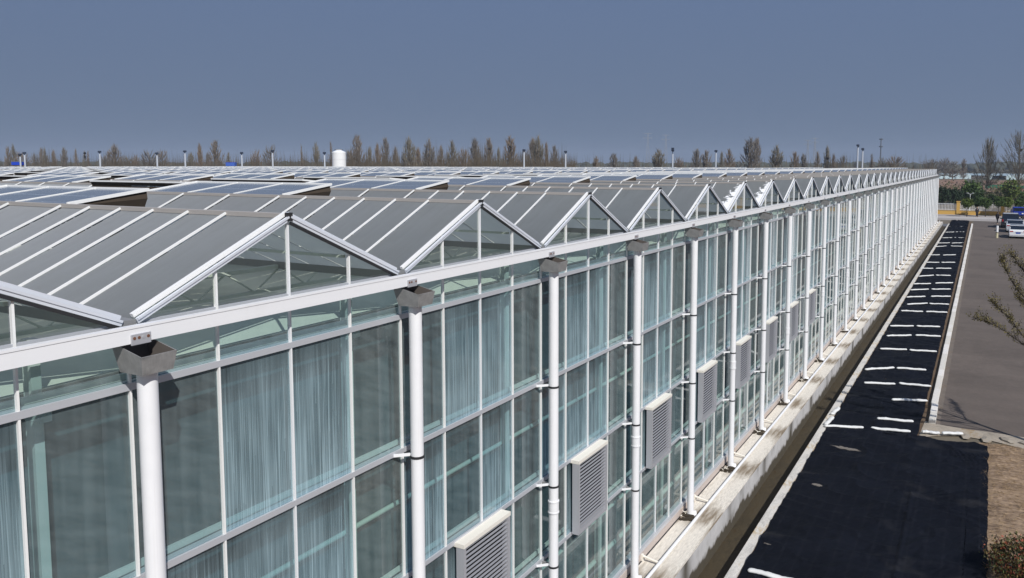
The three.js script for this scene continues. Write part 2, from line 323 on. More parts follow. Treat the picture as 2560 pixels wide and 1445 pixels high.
{ // --- ridge vents: those on the far slopes stand level with the ridge, those on the near slopes gape towards the camera
  const tilt = { '-1': 8, 1: 5 }, W = VENT_W;
  const parts = (side) => {
    const a = tilt[side] * Math.PI / 180, u = V(0, Math.sin(a), side * Math.cos(a)), h = V(0, YR + .02, side * .03), X = (v, x) => v.clone().add(V(x, 0, 0));
    const e = h.clone().addScaledVector(u, VL), s = V(0, YR - .02 - VL * Math.sin(slopeA), side * (.03 + VL * Math.cos(slopeA)));
    const glass = []; for (let i = 0; i < 3; i++) glass.push(quadGeo([[X(h, -i * W / 3 - .015), X(e, -i * W / 3 - .015), X(e, -(i + 1) * W / 3 + .015), X(h, -(i + 1) * W / 3 + .015)]]));
    const frame = [bar(X(h, -.012), X(e, -.012), .026, .04), bar(X(h, -W + .012), X(e, -W + .012), .026, .04), bar(X(e, 0), X(e, -W), .03, .035)];
    for (const i of [1, 2]) frame.push(bar(X(h, -i * W / 3), X(e, -i * W / 3), .016, .02));
    // pleated insect net closes the sides and the mouth of the open vent
    const net = [], n = 6, dip = V(0, -.012, 0);
    for (const x of [-.02, -W + .02]) for (let i = 0; i < n; i++) {
      const f0 = i / n, f1 = (i + 1) / n, out = (i & 1 ? .02 : -.02);
      net.push([X(h.clone().add(V(0, -.03, 0)), x), X(s.clone().lerp(e, f0).add(dip), x + out), X(s.clone().lerp(e, f1).add(dip), x - out), X(h.clone().add(V(0, -.03, 0)), x)]);
    }
    for (let i = 0; i < n; i++) { const p = s.clone().lerp(e, i / n).addScaledVector(V(0, 0, side), i & 1 ? -.03 : 0), q = s.clone().lerp(e, (i + 1) / n - .02).addScaledVector(V(0, 0, side), i & 1 ? 0 : -.03); net.push([X(p, -.03), X(p, -W + .03), X(q, -W + .03), X(q, -.03)]); }
    const rail = [bar(X(s, 0), X(s, -W), .05, .05)];
    return { glass, frame: mergeGeometries(frame), net: quadGeo(net), rail: mergeGeometries(rail) };
  };
  const P = { '-1': parts(-1), 1: parts(1) }, list = [];
  for (let k = K0; k <= K1; k++) for (const side of [-1, 1]) {
    let n = 0; for (let x = side < 0 ? narrowEnd : narrowEnd - PERIOD / 2 + .375; x - VENT_W > LEFT; x -= PERIOD, n++) {
      if (side > 0 && k < 2) continue;
      const p = V(x, 0, -k * BAY); list.push({ p, side, far: camera.position.distanceTo(V(x - 1.7, 7.7, p.z)) });
    }
  }
  list.sort((a, b) => a.far - b.far);
  const rest = { frame: [], glass: [], net: [] };
  list.forEach((v, i) => {
    const Q = P[v.side];
    if (i < 130) {
      const g = new THREE.Group(); g.name = 'roof_vent'; g.position.copy(v.p); gh.add(g);
      Q.glass.forEach((q) => mesh('vent_pane', q, M.ventGlass, g)); mesh('vent_frame', Q.frame, M.whiteBar, g); mesh('insect_net', Q.net, M.net, g); mesh('net_rail', Q.rail, M.netLight, g);
    } else { const t = (g) => g.clone().translate(v.p.x, 0, v.p.z); rest.frame.push(t(Q.frame)); rest.glass.push(...Q.glass.map(t)); rest.net.push(t(Q.net)); }
  });
  tag(mesh('vent_frame', rest.frame, M.whiteBar, gh), null, null, null, 'stuff'); tag(mesh('vent_pane', rest.glass, M.ventGlass, gh), null, null, null, 'stuff'); tag(mesh('insect_net', rest.net, M.net, gh), null, null, null, 'stuff');
}
{ // --- inside: shade screen under the roof, side curtain, posts, girders, heating pipes, floor
  mesh('shade_screen', [box(LEFT + 1, -.40, 6.52, 6.535, ZF + .3, ZN - .3)], M.screen, gh);
  const cur = new THREE.PlaneGeometry(ZN - ZF, 6.4, 900, 18).rotateY(Math.PI / 2).translate(-.42, 3.32, (ZN + ZF) / 2), cp = cur.attributes.position, cu = cur.attributes.uv;
  for (let i = 0; i < cp.count; i++) { const z = cp.getZ(i), y = cp.getY(i); cp.setX(i, cp.getX(i) + .012 * noise(z * .7, y * .3) + .010 * noise(z * .3, y * 7)); cu.setXY(i, z / 3, y / 3); }
  cur.computeVertexNormals(); mesh('side_curtain', cur, M.curtain, gh);
  const post = mergeGeometries([box(-.055, .055, 0, 6.95, -.035, .035), box(-.16, .16, 6.35, 6.42, -.04, .04)]);
  for (let k = K0; k <= K1; k++) { mesh('post', post, M.inner, gh, V(-.28, 0, -k * BAY - HALF + .55)); if (k % 2 === 0) for (const x of [-4.4, -8.4]) mesh('post', post, M.inner, gh, V(x, 0, -k * BAY - HALF)); }
  const girders = [];
  for (const x of [-1.9, -6.2]) {
    girders.push(box(x - .03, x + .03, 6.93, 6.98, ZF, ZN), box(x - .03, x + .03, 6.66, 6.70, ZF, ZN));
    for (let z = ZN; z > ZF + .8; z -= .8) girders.push(bar(V(x, 6.95, z), V(x, 6.68, z - .4), .018), bar(V(x, 6.68, z - .4), V(x, 6.95, z - .8), .018));
  }
  mesh('girder', girders, M.inner, gh);
  const ties = []; for (let k = K0; k <= K1; k++) for (const s of [1, -1]) ties.push(box(LEFT, -.05, YV + .25, YV + .28, -k * BAY + s * .80 - .02, -k * BAY + s * .80 + .02));
  mesh('purlin', ties, M.inner, gh);
  const green = std(.40, .50, .43, .6), pipes = [];
  for (const [x, y, r] of [[-.33, 1.62, .035], [-.33, .82, .045], [-.33, 4.12, .03]]) pipes.push(new THREE.CylinderGeometry(r, r, ZN - ZF, 8).rotateX(Math.PI / 2).translate(x, y, (ZN + ZF) / 2));
  mesh('heating_pipe', pipes, green, gh);
  mesh('floor', [box(LEFT, 0, .02, .06, ZF, ZN)], std(.16, .17, .15, .9), gh);
}
{ // --- exhaust louvres
  for (let k = 1; k <= 8; k++) {
    const g = new THREE.Group(); g.name = 'louvre_box'; g.position.set(.05, 2.15, -k * BAY + .08); gh.add(g);
    const w = 1.10, h = 1.25, d = .12;
    mesh('frame', [box(0, d, 0, h, w / 2 - .05, w / 2), box(0, d, 0, h, -w / 2, -w / 2 + .05), box(0, d, 0, .05, -w / 2 + .05, w / 2 - .05), box(.0, .01, .05, h - .05, -w / 2 + .05, w / 2 - .05)], M.louverFrame, g);
    mesh('top_cover', [box(-.04, d + .006, h - .05, h + .004, -w / 2 - .006, w / 2 + .006)], M.louverTop, g);
    mesh('backing', [box(.012, .02, .052, h - .052, -w / 2 + .052, w / 2 - .052)], M.dark, g);
    const n = 19, sl = new THREE.BoxGeometry(.028, .005, w - .11).rotateZ(-.28);
    for (let i = 0; i < n; i++) mesh('slat', sl, M.slat, g, V(d - .026, .085 + i * (h - .165) / (n - 1), 0));
  }
}

// ---------------------------------------------------------------- ground, ledge, ditch, kerbs, road
{
  const s = new THREE.Shape([[-3000, 3000], [3000, 3000], [3000, -3000], [-3000, -3000]].map(([a, b]) => new THREE.Vector2(a, b)));
  s.holes.push(new THREE.Path([[.8, -40], [1.68, -40], [1.68, 117.6], [.8, 117.6]].map(([a, b]) => new THREE.Vector2(a, b))));
  const g = new THREE.ShapeGeometry(s).rotateX(-Math.PI / 2);       // shape y becomes -z
  const f = (u, v) => fbm(u * 4, v * 4, 3), f2 = (u, v) => fbm(u * 40, v * 40, 8);
  const t = texture(256, 256, (u, v) => { const n = 1 + tile(f, u, v) * .45 + tile(f2, u, v) * .35; return [.155 * n, .130 * n, .095 * n]; }, true, 1 / 60, 1 / 60);
  structure('ground', g, std(1, 1, 1, .95, 0, { map: t }));
}
const concreteTex = (() => {
  const f = (u, v) => fbm(u * 3, v * 3, 12), g = (u, v) => fbm(u * 18, v * 18, 14), h = (u, v) => fbm(u * 60, v * 60, 15);
  return (c, sx, sy, amt = 1) => texture(320, 160, (u, v) => { const n = 1 + amt * (tile(f, u, v) * .20 + tile(g, u, v) * .16 + tile(h, u, v) * .14); const br = Math.max(0, tile(f, u, v) + tile(g, u, v) * .6 - .15) * amt; return [c[0] * n * (1 - .35 * br), c[1] * n * (1 - .45 * br), c[2] * n * (1 - .6 * br)]; }, true, sx, sy);
})();
{
  const zN = 12, zF = -117.5;
  // top of the ledge: pale with brown stains where each pipe lets out its water
  const stainTop = texture(1024, 256, (u, v) => {
    const a = tile((x, y) => fbm(x * 8, y * 4, 2), u, v), b = tile((x, y) => fbm(x * 40, y * 14, 6), u, v), c = tile((x, y) => fbm(x * 90, y * 40, 7), u, v);
    let st = 0; for (let k = 0; k < 4; k++) { let d = Math.abs(u * 12.8 - (k * 3.2 + 1.6)); d = Math.min(d, 12.8 - d); st = Math.max(st, Math.exp(-Math.pow((d - .05) / (.35 + .25 * v), 2)) * (.75 + .8 * a)); }
    st = Math.min(.9, Math.max(0, st + a * .42 + b * .40 - .04 + (v > .93 ? .25 : 0))); const n = 1 + c * .30;
    return [(.71 * (1 - st) + .18 * st) * n, (.66 * (1 - st) + .13 * st) * n, (.585 * (1 - st) + .078 * st) * n];
  }, true, 1 / 12.8, 1 / .9);
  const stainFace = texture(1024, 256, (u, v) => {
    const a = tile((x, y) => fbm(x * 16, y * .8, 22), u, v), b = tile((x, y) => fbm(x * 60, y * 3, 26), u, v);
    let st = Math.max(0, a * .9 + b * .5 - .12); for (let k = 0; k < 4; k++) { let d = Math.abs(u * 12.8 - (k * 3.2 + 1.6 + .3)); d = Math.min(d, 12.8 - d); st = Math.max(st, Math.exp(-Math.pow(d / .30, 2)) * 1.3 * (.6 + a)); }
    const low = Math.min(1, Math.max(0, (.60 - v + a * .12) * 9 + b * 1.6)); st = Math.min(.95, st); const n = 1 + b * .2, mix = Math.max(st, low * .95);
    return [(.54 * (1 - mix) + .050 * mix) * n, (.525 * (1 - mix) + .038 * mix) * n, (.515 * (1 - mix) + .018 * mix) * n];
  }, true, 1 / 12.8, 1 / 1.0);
  const top = mbox(-.1, .87, -.2, .32, zF, zN);
  structure('concrete_ledge', [mbox(.0, .868, .2, .32, zF, zN)], std(1, 1, 1, .9, 0, { map: stainTop }));
  void top;
  const face = quadGeo([[V(.872, -.62, zN), V(.872, -.62, zF), V(.872, .318, zF), V(.872, .318, zN), [[0, 0], [zN - zF, 0], [zN - zF, .94], [0, .94]]]]);
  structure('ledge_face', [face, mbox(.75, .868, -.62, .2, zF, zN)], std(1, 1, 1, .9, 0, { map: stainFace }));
  structure('plinth_joint', [box(.06, .085, .318, .326, zF, zN)], M.dark);
  structure('plinth', [mbox(-.14, .06, .30, .47, zF, zN)], std(1, 1, 1, .9, 0, { map: concreteTex([.52, .45, .41], 1 / 4, 1 / 2, .8) }));
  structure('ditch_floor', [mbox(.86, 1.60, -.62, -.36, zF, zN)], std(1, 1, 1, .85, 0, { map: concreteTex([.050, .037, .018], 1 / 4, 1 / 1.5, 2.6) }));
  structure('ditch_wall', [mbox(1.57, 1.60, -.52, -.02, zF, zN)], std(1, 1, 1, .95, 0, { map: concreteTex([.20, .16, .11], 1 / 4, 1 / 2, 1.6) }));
  structure('ditch_kerb', [mbox(1.57, 1.77, -.02, .06, zF, zN)], std(1, 1, 1, .9, 0, { map: concreteTex([.60, .57, .53], 1 / 3, 1 / 1.2, 2.4) }));
  structure('soil_strip', [mbox(1.77, 4.50, -.02, .012, -124, zN)], std(1, 1, 1, .95, 0, { map: concreteTex([.13, .088, .055], 1 / 4, 1 / 4, 1.6) }));
  // road kerb, in lengths
  const kerb = mergeGeometries([new RoundedBoxGeometry(.2, .17, .985, 1, .015)]), km = [0, 1, 2].map((i) => std(1, 1, 1, .9, 0, { map: concreteTex([.74 - i * .05, .71 - i * .05, .68 - i * .06], 1, 1, 1.0) }));
  const rk = new THREE.Group(); rk.name = 'road_kerb'; scene.add(rk); tag(rk, null, null, null, 'structure');
  const R = rng(3);
  for (let z = -22.2, i = 0; z > -118; z -= 1, i++) { const m = mesh('kerb_stone', kerb, km[Math.floor(R() * 3)], rk, V(4.60 - (i < 2 ? (2 - i) * -.02 : 0) - .0006 * i + (R() - .5) * .012, .065, z)); m.rotation.y = (R() - .5) * .012; }
}
{
  const f = (u, v) => fbm(u * 3, v * 5, 31), g = (u, v) => fbm(u * 40, v * 40, 33), h = (u, v) => fbm(u * 120, v * 120, 35), l = (u, v) => fbm(u * 14, v * 1.2, 37);
  const t = texture(512, 512, (u, v) => { const n = 1 + tile(f, u, v) * .30 + tile(g, u, v) * .14 + tile(h, u, v) * .16 + tile(l, u, v) * .20; return [.118 * n, .095 * n, .081 * n]; }, true, 1 / 16, 1 / 16);
  structure('road', [mbox(4.70, 60, -.1, .010, -126, -21.6)], std(1, 1, 1, .92, 0, { map: t }));
  const dust = concreteTex([.15, .125, .105], 1 / 3, 1 / 2, 1.8);
  structure('road_edge', [mbox(4.705, 4.86, -.05, .014, -100, -21.7)], std(1, 1, 1, .95, 0, { map: dust }));
  structure('cross_road', [mbox(-40, 120, -.1, .016, -142, -125.9)], std(1, 1, 1, .92, 0, { map: concreteTex([.34, .31, .29], 1 / 8, 1 / 8, .7) }));
  structure('pavement', [mbox(-40, 120, -.1, .02, -136.5, -131)], std(1, 1, 1, .92, 0, { map: concreteTex([.45, .42, .40], 1 / 8, 1 / 8, .6) }));
  // broken concrete at the near end of the road
  structure('concrete_apron', [(() => {
    const a = []; const e = [[4.35, -20.1], [4.9, -20.6], [5.5, -20.9], [6.3, -20.85], [7.4, -20.45], [9, -20.7], [14, -20.6]], d = [[4.42, -21.9], [4.9, -21.72], [5.5, -21.65], [6.3, -21.7], [7.4, -21.66], [9, -21.7], [14, -21.7]];
    for (let i = 0; i < 6; i++) a.push([V(e[i][0], .028, e[i][1]), V(e[i + 1][0], .028, e[i + 1][1]), V(d[i + 1][0], .028, d[i + 1][1]), V(d[i][0], .028, d[i][1]), [e[i], e[i + 1], d[i + 1], d[i]]]);
    return quadGeo(a);
  })()], std(1, 1, 1, .95, 0, { map: concreteTex([.36, .31, .25], 1 / 2, 1 / 2, 2.2) }));
  const R = rng(41), st = std(1, 1, 1, .9, 0, { map: concreteTex([.32, .28, .23], 1, 1, 1.8) });
  const row = new THREE.Group(); row.name = 'broken_kerb'; scene.add(row); tag(row, null, null, null, 'structure');
  for (let x = 5.6; x < 12; x += .42 + R() * .25) { const g = new THREE.DodecahedronGeometry(.16, 0).scale(1.5, .30, .8); const m = mesh('kerb_stone', g, st, row, V(x, .05, -20.95 + (R() - .5) * .3 + (x > 7.6 ? .1 : 0))); m.rotation.y = R() * 3; m.scale.setScalar(.7 + R() * .6); }
  // dry earth bed on the right
  const bed = new THREE.PlaneGeometry(14, 34, 140, 200).rotateX(-Math.PI / 2).translate(12.95, .02, -3.6), bp = bed.attributes.position, bu = bed.attributes.uv;
  for (let i = 0; i < bp.count; i++) { bp.setY(i, bp.getX(i) < 6.3 ? .005 : .012 + .028 * (fbm(bp.getX(i) * 1.3, bp.getZ(i) * 1.6, 4) + .6)); bu.setXY(i, bp.getX(i), bp.getZ(i)); }
  bed.computeVertexNormals();
  const bt = texture(512, 512, (u, v) => { const a = tile((x, y) => fbm(x * 10, y * 34, 51), u, v), b = tile((x, y) => fbm(x * 40, y * 120, 53), u, v), c = tile((x, y) => fbm(x * 5, y * 7, 57), u, v); const s = Math.min(1, Math.max(0, .52 + a * .75 + b * .8 + c * .4)); return [.11 + .31 * s, .072 + .225 * s, .046 + .15 * s]; }, true, 1 / 5, 1 / 5);
  structure('earth_bed', bed, std(1, 1, 1, .95, 0, { map: bt }));
  const tuft = quadGeo([0, 1, 2, 3].map((i) => { const a = i * 1.3, d = V(Math.cos(a), 0, Math.sin(a)); return [d.clone().multiplyScalar(.004), d.clone().multiplyScalar(-.004), d.clone().multiplyScalar(.05).add(V(0, .05, .02)), d.clone().multiplyScalar(.052).add(V(0, .052, .02))]; }));
  const N = 9000, im = new THREE.InstancedMesh(tuft, std(.34, .24, .14, .9), N), m = new THREE.Matrix4(), q = new THREE.Quaternion();
  for (let i = 0; i < N; i++) { q.setFromAxisAngle(V(0, 1, 0), R() * 6.28); const s = .5 + R() * .9; m.compose(V(6.1 + R() * 4.5, .035, -20.6 + R() * 11), q, V(s * 1.4, s * .8, s * 1.4)); im.setMatrixAt(i, m); }
  im.name = 'dry_grass'; scene.add(im); tag(im, 'dry brown grass litter on the earth bed beside the black sheet', 'grass', null, 'stuff');
}

// ---------------------------------------------------------------- black weed sheets and white sandbags
{
  const weave = texture(512, 512, (u, v) => {
    const g1 = Math.pow(Math.abs(Math.cos(u * Math.PI * 12)), 60), g2 = Math.pow(Math.abs(Math.cos(v * Math.PI * 12)), 60) * .35;
    const n = 1 + tile((x, y) => fbm(x * 3, y * 3, 61), u, v) * .35 + tile((x, y) => fbm(x * 30, y * 30, 63), u, v) * .30, d = Math.max(0, tile((x, y) => fbm(x * 4, y * 4, 66), u, v) - .30) * .04;
    const L = (g1 + g2) * .0035; return [.0056 * n + L + d, .0068 * n + L + d * .95, .0112 * n + L * 1.1 + d * .9];
  }, true, 1 / 4, 1 / 4);
  const mat = phys({ color: rgb(1, 1, 1), roughness: .7, specularIntensity: .18, map: weave });
  function sheet(name, label, x0, x1, z0, z1, nx, nz, fold, edge) {
    const g = new THREE.PlaneGeometry(1, 1, nx, nz).rotateX(-Math.PI / 2), p = g.attributes.position, u = g.attributes.uv;
    for (let i = 0; i < p.count; i++) {
      const a = p.getX(i) + .5, b = p.getZ(i) + .5, [dx, dz] = edge(a, b), x = x0 + (x1 - x0) * a + dx, z = z0 + (z1 - z0) * b + dz;
      p.setXYZ(i, x, .035 + fold(x, z, a, b), z); u.setXY(i, x, z);
    }
    g.computeVertexNormals();
    return tag(mesh(name, g, mat), label, 'ground cover sheet');
  }
  const wr = (x, z) => .030 * (fbm(x * .9, z * 1.5, 5) + .5) + .065 * Math.pow(1 - Math.abs(noise(x * .7 + z * .5, z * 1.1 - x * .3, 9)), 6) + .012 * noise(x * 7, z * 4) + .008 * noise(x * 15 + z * 9, z * 6);
  const ridgeLine = (x, z, ax, az, bx, bz, w, h) => { const L = Math.hypot(bx - ax, bz - az), t = ((x - ax) * (bx - ax) + (z - az) * (bz - az)) / (L * L); if (t < 0 || t > 1) return 0; const d = Math.abs((x - ax) * (bz - az) - (z - az) * (bx - ax)) / L; return d < w ? h * Math.pow(Math.cos(d / w * 1.57), 2) * Math.sin(t * 3.14) : 0; };
  sheet('black_sheet', 'wide black ground sheet in the near right corner beside the earth bed', 1.80, 6.20, -20.1, 1.0, 220, 420,
    (x, z) => wr(x, z) + ridgeLine(x, z, 4.5, -17.6, 4.55, -9, .08, .03) + [0, 1, 2, 3, 4].reduce((s, i) => s + ridgeLine(x, z, 4.45, -15.6 + i * .07, 5.9, -14.4 - i * .55, .07, .035) + ridgeLine(x, z, 5.0 + i * .2, -19.6 + i * .06, 5.95, -17.9 - i * .25, .06, .04), 0),
    (a, b) => [(a > .97 ? .05 * noise(b * 40, 2) : 0) - Math.max(0, a - .9) * 4 * Math.max(0, .02 - Math.max(0, b)) * 3 + (a > .9 ? -.12 * b : 0), b < .02 ? -.5 * Math.max(0, (a - .55)) * (a < .8 ? 1 : 1 - (a - .8) * 5) + .04 * noise(a * 9, 4) : 0]);
  sheet('black_sheet', 'long narrow black ground sheet between ditch kerb and road kerb', 1.82, 4.34, -123.5, -19.9, 60, 700,
    (x, z) => wr(x, z * .8) * (1 + Math.max(0, (-80 - z) / 20)) - .012, (a, b) => [(a > .97 ? .05 * noise(b * 90, a * 3) : a < .03 ? .018 * noise(b * 160, a * 3) : 0) - (a > .9 ? .25 * (1 - b) + .12 * Math.max(0, b - .97) * 30 * .2 : 0), 0]);
  // scraps of mud on the near sheet
  const mud = std(.17, .15, .13, .95), R = rng(8);
  for (const [i, [x, y, w, d]] of [[2112, 1122, .55, .12], [2045, 1214, .26, .10], [1925, 1362, .16, .05]].entries()) {
    const c = onGround(x, y, .05), s = new THREE.Shape(); for (let a = 0; a < 54; a++) { const t = a / 54 * 6.283, r = .45 + .35 * R() + .55 * Math.abs(noise(Math.cos(t) * 2.6, Math.sin(t) * 2.6, i * 5)); const X = Math.cos(t) * w * r, Y = Math.sin(t) * d * r; a ? s.lineTo(X, Y) : s.moveTo(X, Y); }
    const g = new THREE.ExtrudeGeometry(s, { depth: .012, bevelEnabled: false }).rotateX(-Math.PI / 2);
    tag(mesh('mud_patch', g, mud, null, V(c.x, .062, c.z)), ['largest dried grey mud patch on the black sheet, nearest its far fold', 'middle small grey mud patch on the wide black sheet', 'smallest grey mud fleck on the black sheet, nearest the camera'][i], 'mud patch');
  }
  // sandbags: soft sausages of white woven plastic
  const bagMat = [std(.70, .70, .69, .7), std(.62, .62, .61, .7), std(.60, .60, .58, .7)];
  const bagGeo = [1, 2, 3, 4].map((s) => {
    const g = new THREE.CapsuleGeometry(.064, 1, 5, 12, 18).rotateZ(Math.PI / 2), p = g.attributes.position;
    for (let i = 0; i < p.count; i++) { const x = p.getX(i), y = p.getY(i), z = p.getZ(i), k = 1 + .34 * noise(x * 5, s * 7, 1) + .22 * noise(x * 16, y * 20, s); p.setXYZ(i, x, y * k * .66 + .02 * noise(x * 2.2, s * 3), z * k * 1.05 + .045 * noise(x * 1.9 + 5, s * 11)); }
    g.computeVertexNormals(); return g;
  });
  let n = 0;
  function bag(xa, ya, xb, yb, label, mi = 0, level = .05) {
    const a = onGround(xa, ya, level + .05), b = onGround(xb, yb, level + .05), L = a.distanceTo(b);
    const o = mesh('sandbag', bagGeo[n++ % 4], bagMat[mi], null, a.clone().add(b).multiplyScalar(.5).setY(level + .055));
    o.rotation.y = Math.atan2(-(b.z - a.z), b.x - a.x); o.scale.set(L / 1.15, 1, 1);
    tag(o, label, 'sandbag', 'white sandbags weighing down the black sheets');
  }
  bag(1868, 1424, 2015, 1462, 'white sandbag at the very bottom edge, nearest the camera');
  bag(2060, 1065, 2160, 1069, 'left white sandbag on the fold between the two black sheets');
  bag(2176, 1070, 2278, 1079, 'right white sandbag on the fold between the two black sheets');
  bag(2191, 1046, 2285, 1054, 'lone white sandbag just beyond the fold of the black sheets');
  bag(2228, 999, 2320, 1002, 'lone white sandbag second beyond the fold, towards the right');
  bag(2064, 1062, 2082, 1043, 'nearer white sandbag lying lengthwise along the ditch kerb');
  bag(2079, 1036, 2097, 1019, 'farther white sandbag lying lengthwise along the ditch kerb');
  bag(2304, 1079, 2350, 1083, 'left white sandbag on the apron edge beside the kerb end');
  bag(2354, 1083, 2408, 1084, 'right white sandbag on the apron edge beside the kerb end');
  const rows = [[1080, 1370, 1395, 1695, 957, 960, 958, 966], [1090, 1360, 1375, 1650, 924, 919, 920, 925], [1225, 1475, 1490, 1745, 872, 874, 875, 879], [1285, 1515, 1545, 1780, 840, 838, 838, 841], [1315, 1535, 1555, 1775, 815, 815, 815, 817],
    [1415, 1620, 1640, 1840, 777, 779, 779, 781], [1470, 1660, 1670, 1855, 761, 758, 759, 761], [1465, 1640, 1685, 1870, 743, 741, 741, 741], [1500, 1670, 1690, 1870, 725, 723, 723, 723], [1530, 1690, 1725, 1890, 710, 709, 708, 707],
    [1575, 1715, 1730, 1870, 691, 688, 688, 689], [1590, 1710, 1730, 1875, 671, 671, 671, 671], [1640, 1765, 1780, 1910, 656, 656, 656, 656], [1660, 1770, 1795, 1915, 638, 637, 638, 637], [1720, 1830, 1865, 1975, 617, 615, 615, 616], [1740, 1862, 1875, 1985, 608, 607, 608, 607], [1785, 1880, 1900, 1990, 595, 594, 594, 595], [1815, 1900, 1910, 2000, 581, 580, 580, 580], [1830, 1920, 1930, 2010, 567, 567, 567, 567]];
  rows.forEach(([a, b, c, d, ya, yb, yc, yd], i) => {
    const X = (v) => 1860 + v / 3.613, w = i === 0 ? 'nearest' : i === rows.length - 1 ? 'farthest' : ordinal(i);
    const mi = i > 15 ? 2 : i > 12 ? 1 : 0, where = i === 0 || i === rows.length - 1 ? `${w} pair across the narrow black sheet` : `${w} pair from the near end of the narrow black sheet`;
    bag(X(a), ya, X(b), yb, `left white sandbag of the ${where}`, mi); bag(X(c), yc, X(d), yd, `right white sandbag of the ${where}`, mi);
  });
}
{ // white pipe lying along the ledge, on short crossing pipes
  const t = thing('ledge_pipe', 'thin white pipe running along the concrete ledge on short crossing supports', 'pipe');
  mesh('pipe', [new THREE.CylinderGeometry(.033, .033, 128, 12).rotateX(Math.PI / 2).translate(.48, .415, -53.5)], M.pipeWhite, t);
  const sup = mergeGeometries([rod(V(.07, .43, 0), V(.48, .37, .02), .026), box(.06, .1, .32, .46, -.03, .03)]);
  for (let k = -2; k <= 35; k++) mesh('support', sup, M.louverTop, t, V(0, 0, -k * BAY - HALF - .75));
  const R = rng(14), muck = std(.035, .026, .016, .95);
  const stuff = []; for (let k = -2; k <= 35; k++) for (let i = 0; i < 16; i++) { const s = .025 + R() * .06; stuff.push(new THREE.DodecahedronGeometry(s, 0).scale(1.2, .6, 1).translate(.08 + R() * .26, .33, -k * BAY - HALF - .06 + R() * .48)); }
  const sticks = []; for (let k = -2; k <= 35; k++) for (let i = 0; i < 4; i++) { const a = V(.08 + R() * .2, .34 + R() * .03, -k * BAY - HALF - .05 + R() * .4); sticks.push(rod(a, a.clone().add(V((R() - .5) * .28, .02, (R() - .5) * .28)), .012, .010, 5)); }
  tag(mesh('rubble_sticks', sticks, M.louverTop), 'pale sticks and bits of pipe lying at the downpipe feet', 'debris', null, 'stuff');
  const dr = mesh('drain_muck', stuff, muck); tag(dr, 'dark wet muck and debris on the ledge at the downpipe feet', 'debris', null, 'stuff');
}

// ---------------------------------------------------------------- fence, street trees, people and vehicles at the far end
{
  const yellow = std(.62, .38, .10, .8), zf = -141.5, x0 = -3, n = 8, span = 6.5, xp = onGround(2394, 538).x;
  const f = thing('yellow_fence', 'low yellow wall with white railings and yellow pillars across the far road', 'fence', V(0, 0, 0));
  const base = mergeGeometries([new RoundedBoxGeometry(span - .5, .66, .25, 1, .02)]), cap = box(-(span - .5) / 2, (span - .5) / 2, 0, .06, -.16, .16), pil = mergeGeometries([box(-.25, .25, 0, 2.15, -.25, .25), box(-.31, .31, 2.15, 2.27, -.31, .31)]);
  const rail = mergeGeometries([box(-3, 3, 1.75, 1.81, -.03, .03), box(-3, 3, .84, .90, -.03, .03)]), bal = box(-.022, .022, .72, 1.9, -.02, .02);
  for (let i = -1; i < n; i++) {
    const x = xp + i * span; mesh('pillar', pil, yellow, f, V(x, 0, zf)); mesh('wall_base', base, yellow, f, V(x + span / 2, .33, zf)); mesh('coping', cap, std(.5, .35, .16, .9), f, V(x + span / 2, .66, zf));
    mesh('railing', rail, M.white, f, V(x + span / 2, 0, zf)); for (let j = -13; j <= 13; j++) mesh('baluster', bal, M.white, f, V(x + span / 2 + j * .225, 0, zf));
  }
  void x0;
}
const leafQuad = quadGeo([[V(-.5, 0, 0), V(0, -.28, .1), V(.5, 0, 0), V(0, .28, -.1)]]);
function foliage(count, place, size, seed) {      // one geometry of many leaf-clump faces spread through a crown
  const R = rng(seed), P = new Float32Array(count * 18), m = new THREE.Matrix4(), q = new THREE.Quaternion(), e = new THREE.Euler(), lp = leafQuad.attributes.position, v = V(0, 0, 0);
  for (let i = 0; i < count; i++) {
    const p = place(R); e.set(R() * 6.28, R() * 6.28, R() * 6.28); q.setFromEuler(e); const s = size * (.6 + R() * .8); m.compose(p, q, V(s, s, s));
    for (let k = 0; k < 6; k++) { v.fromBufferAttribute(lp, k).applyMatrix4(m); P.set([v.x, v.y, v.z], i * 18 + k * 3); }
  }
  const g = new THREE.BufferGeometry(); g.setAttribute('position', new THREE.BufferAttribute(P, 3)); g.computeVertexNormals(); g.setAttribute('uv', new THREE.Float32BufferAttribute(new Float32Array(count * 12), 2)); return g;
}
const lumpy = (R, seed, ry = 1) => { for (;;) { const a = R() * 6.283, c = R() * 2 - 1, s = Math.sqrt(1 - c * c), d = V(Math.cos(a) * s, c, Math.sin(a) * s), lim = .72 + .42 * fbm(d.x * 1.8 + seed, d.y * 1.8, d.z * 1.8); const r = Math.cbrt(.15 + R() * .85) * lim; if (noise(d.x * r * 3.1 + seed, d.y * r * 3.1, d.z * r * 3.1) > -.28) return d.multiplyScalar(r).multiply(V(1, ry, 1)); } };
const bark = std(.16, .13, .10, .95), barkDark = std(.045, .036, .028, .95);
const leafMat = [std(.062, .108, .018, .7), std(.036, .072, .015, .7), std(.095, .135, .020, .7), std(.020, .042, .014, .75), std(.11, .10, .030, .75)];
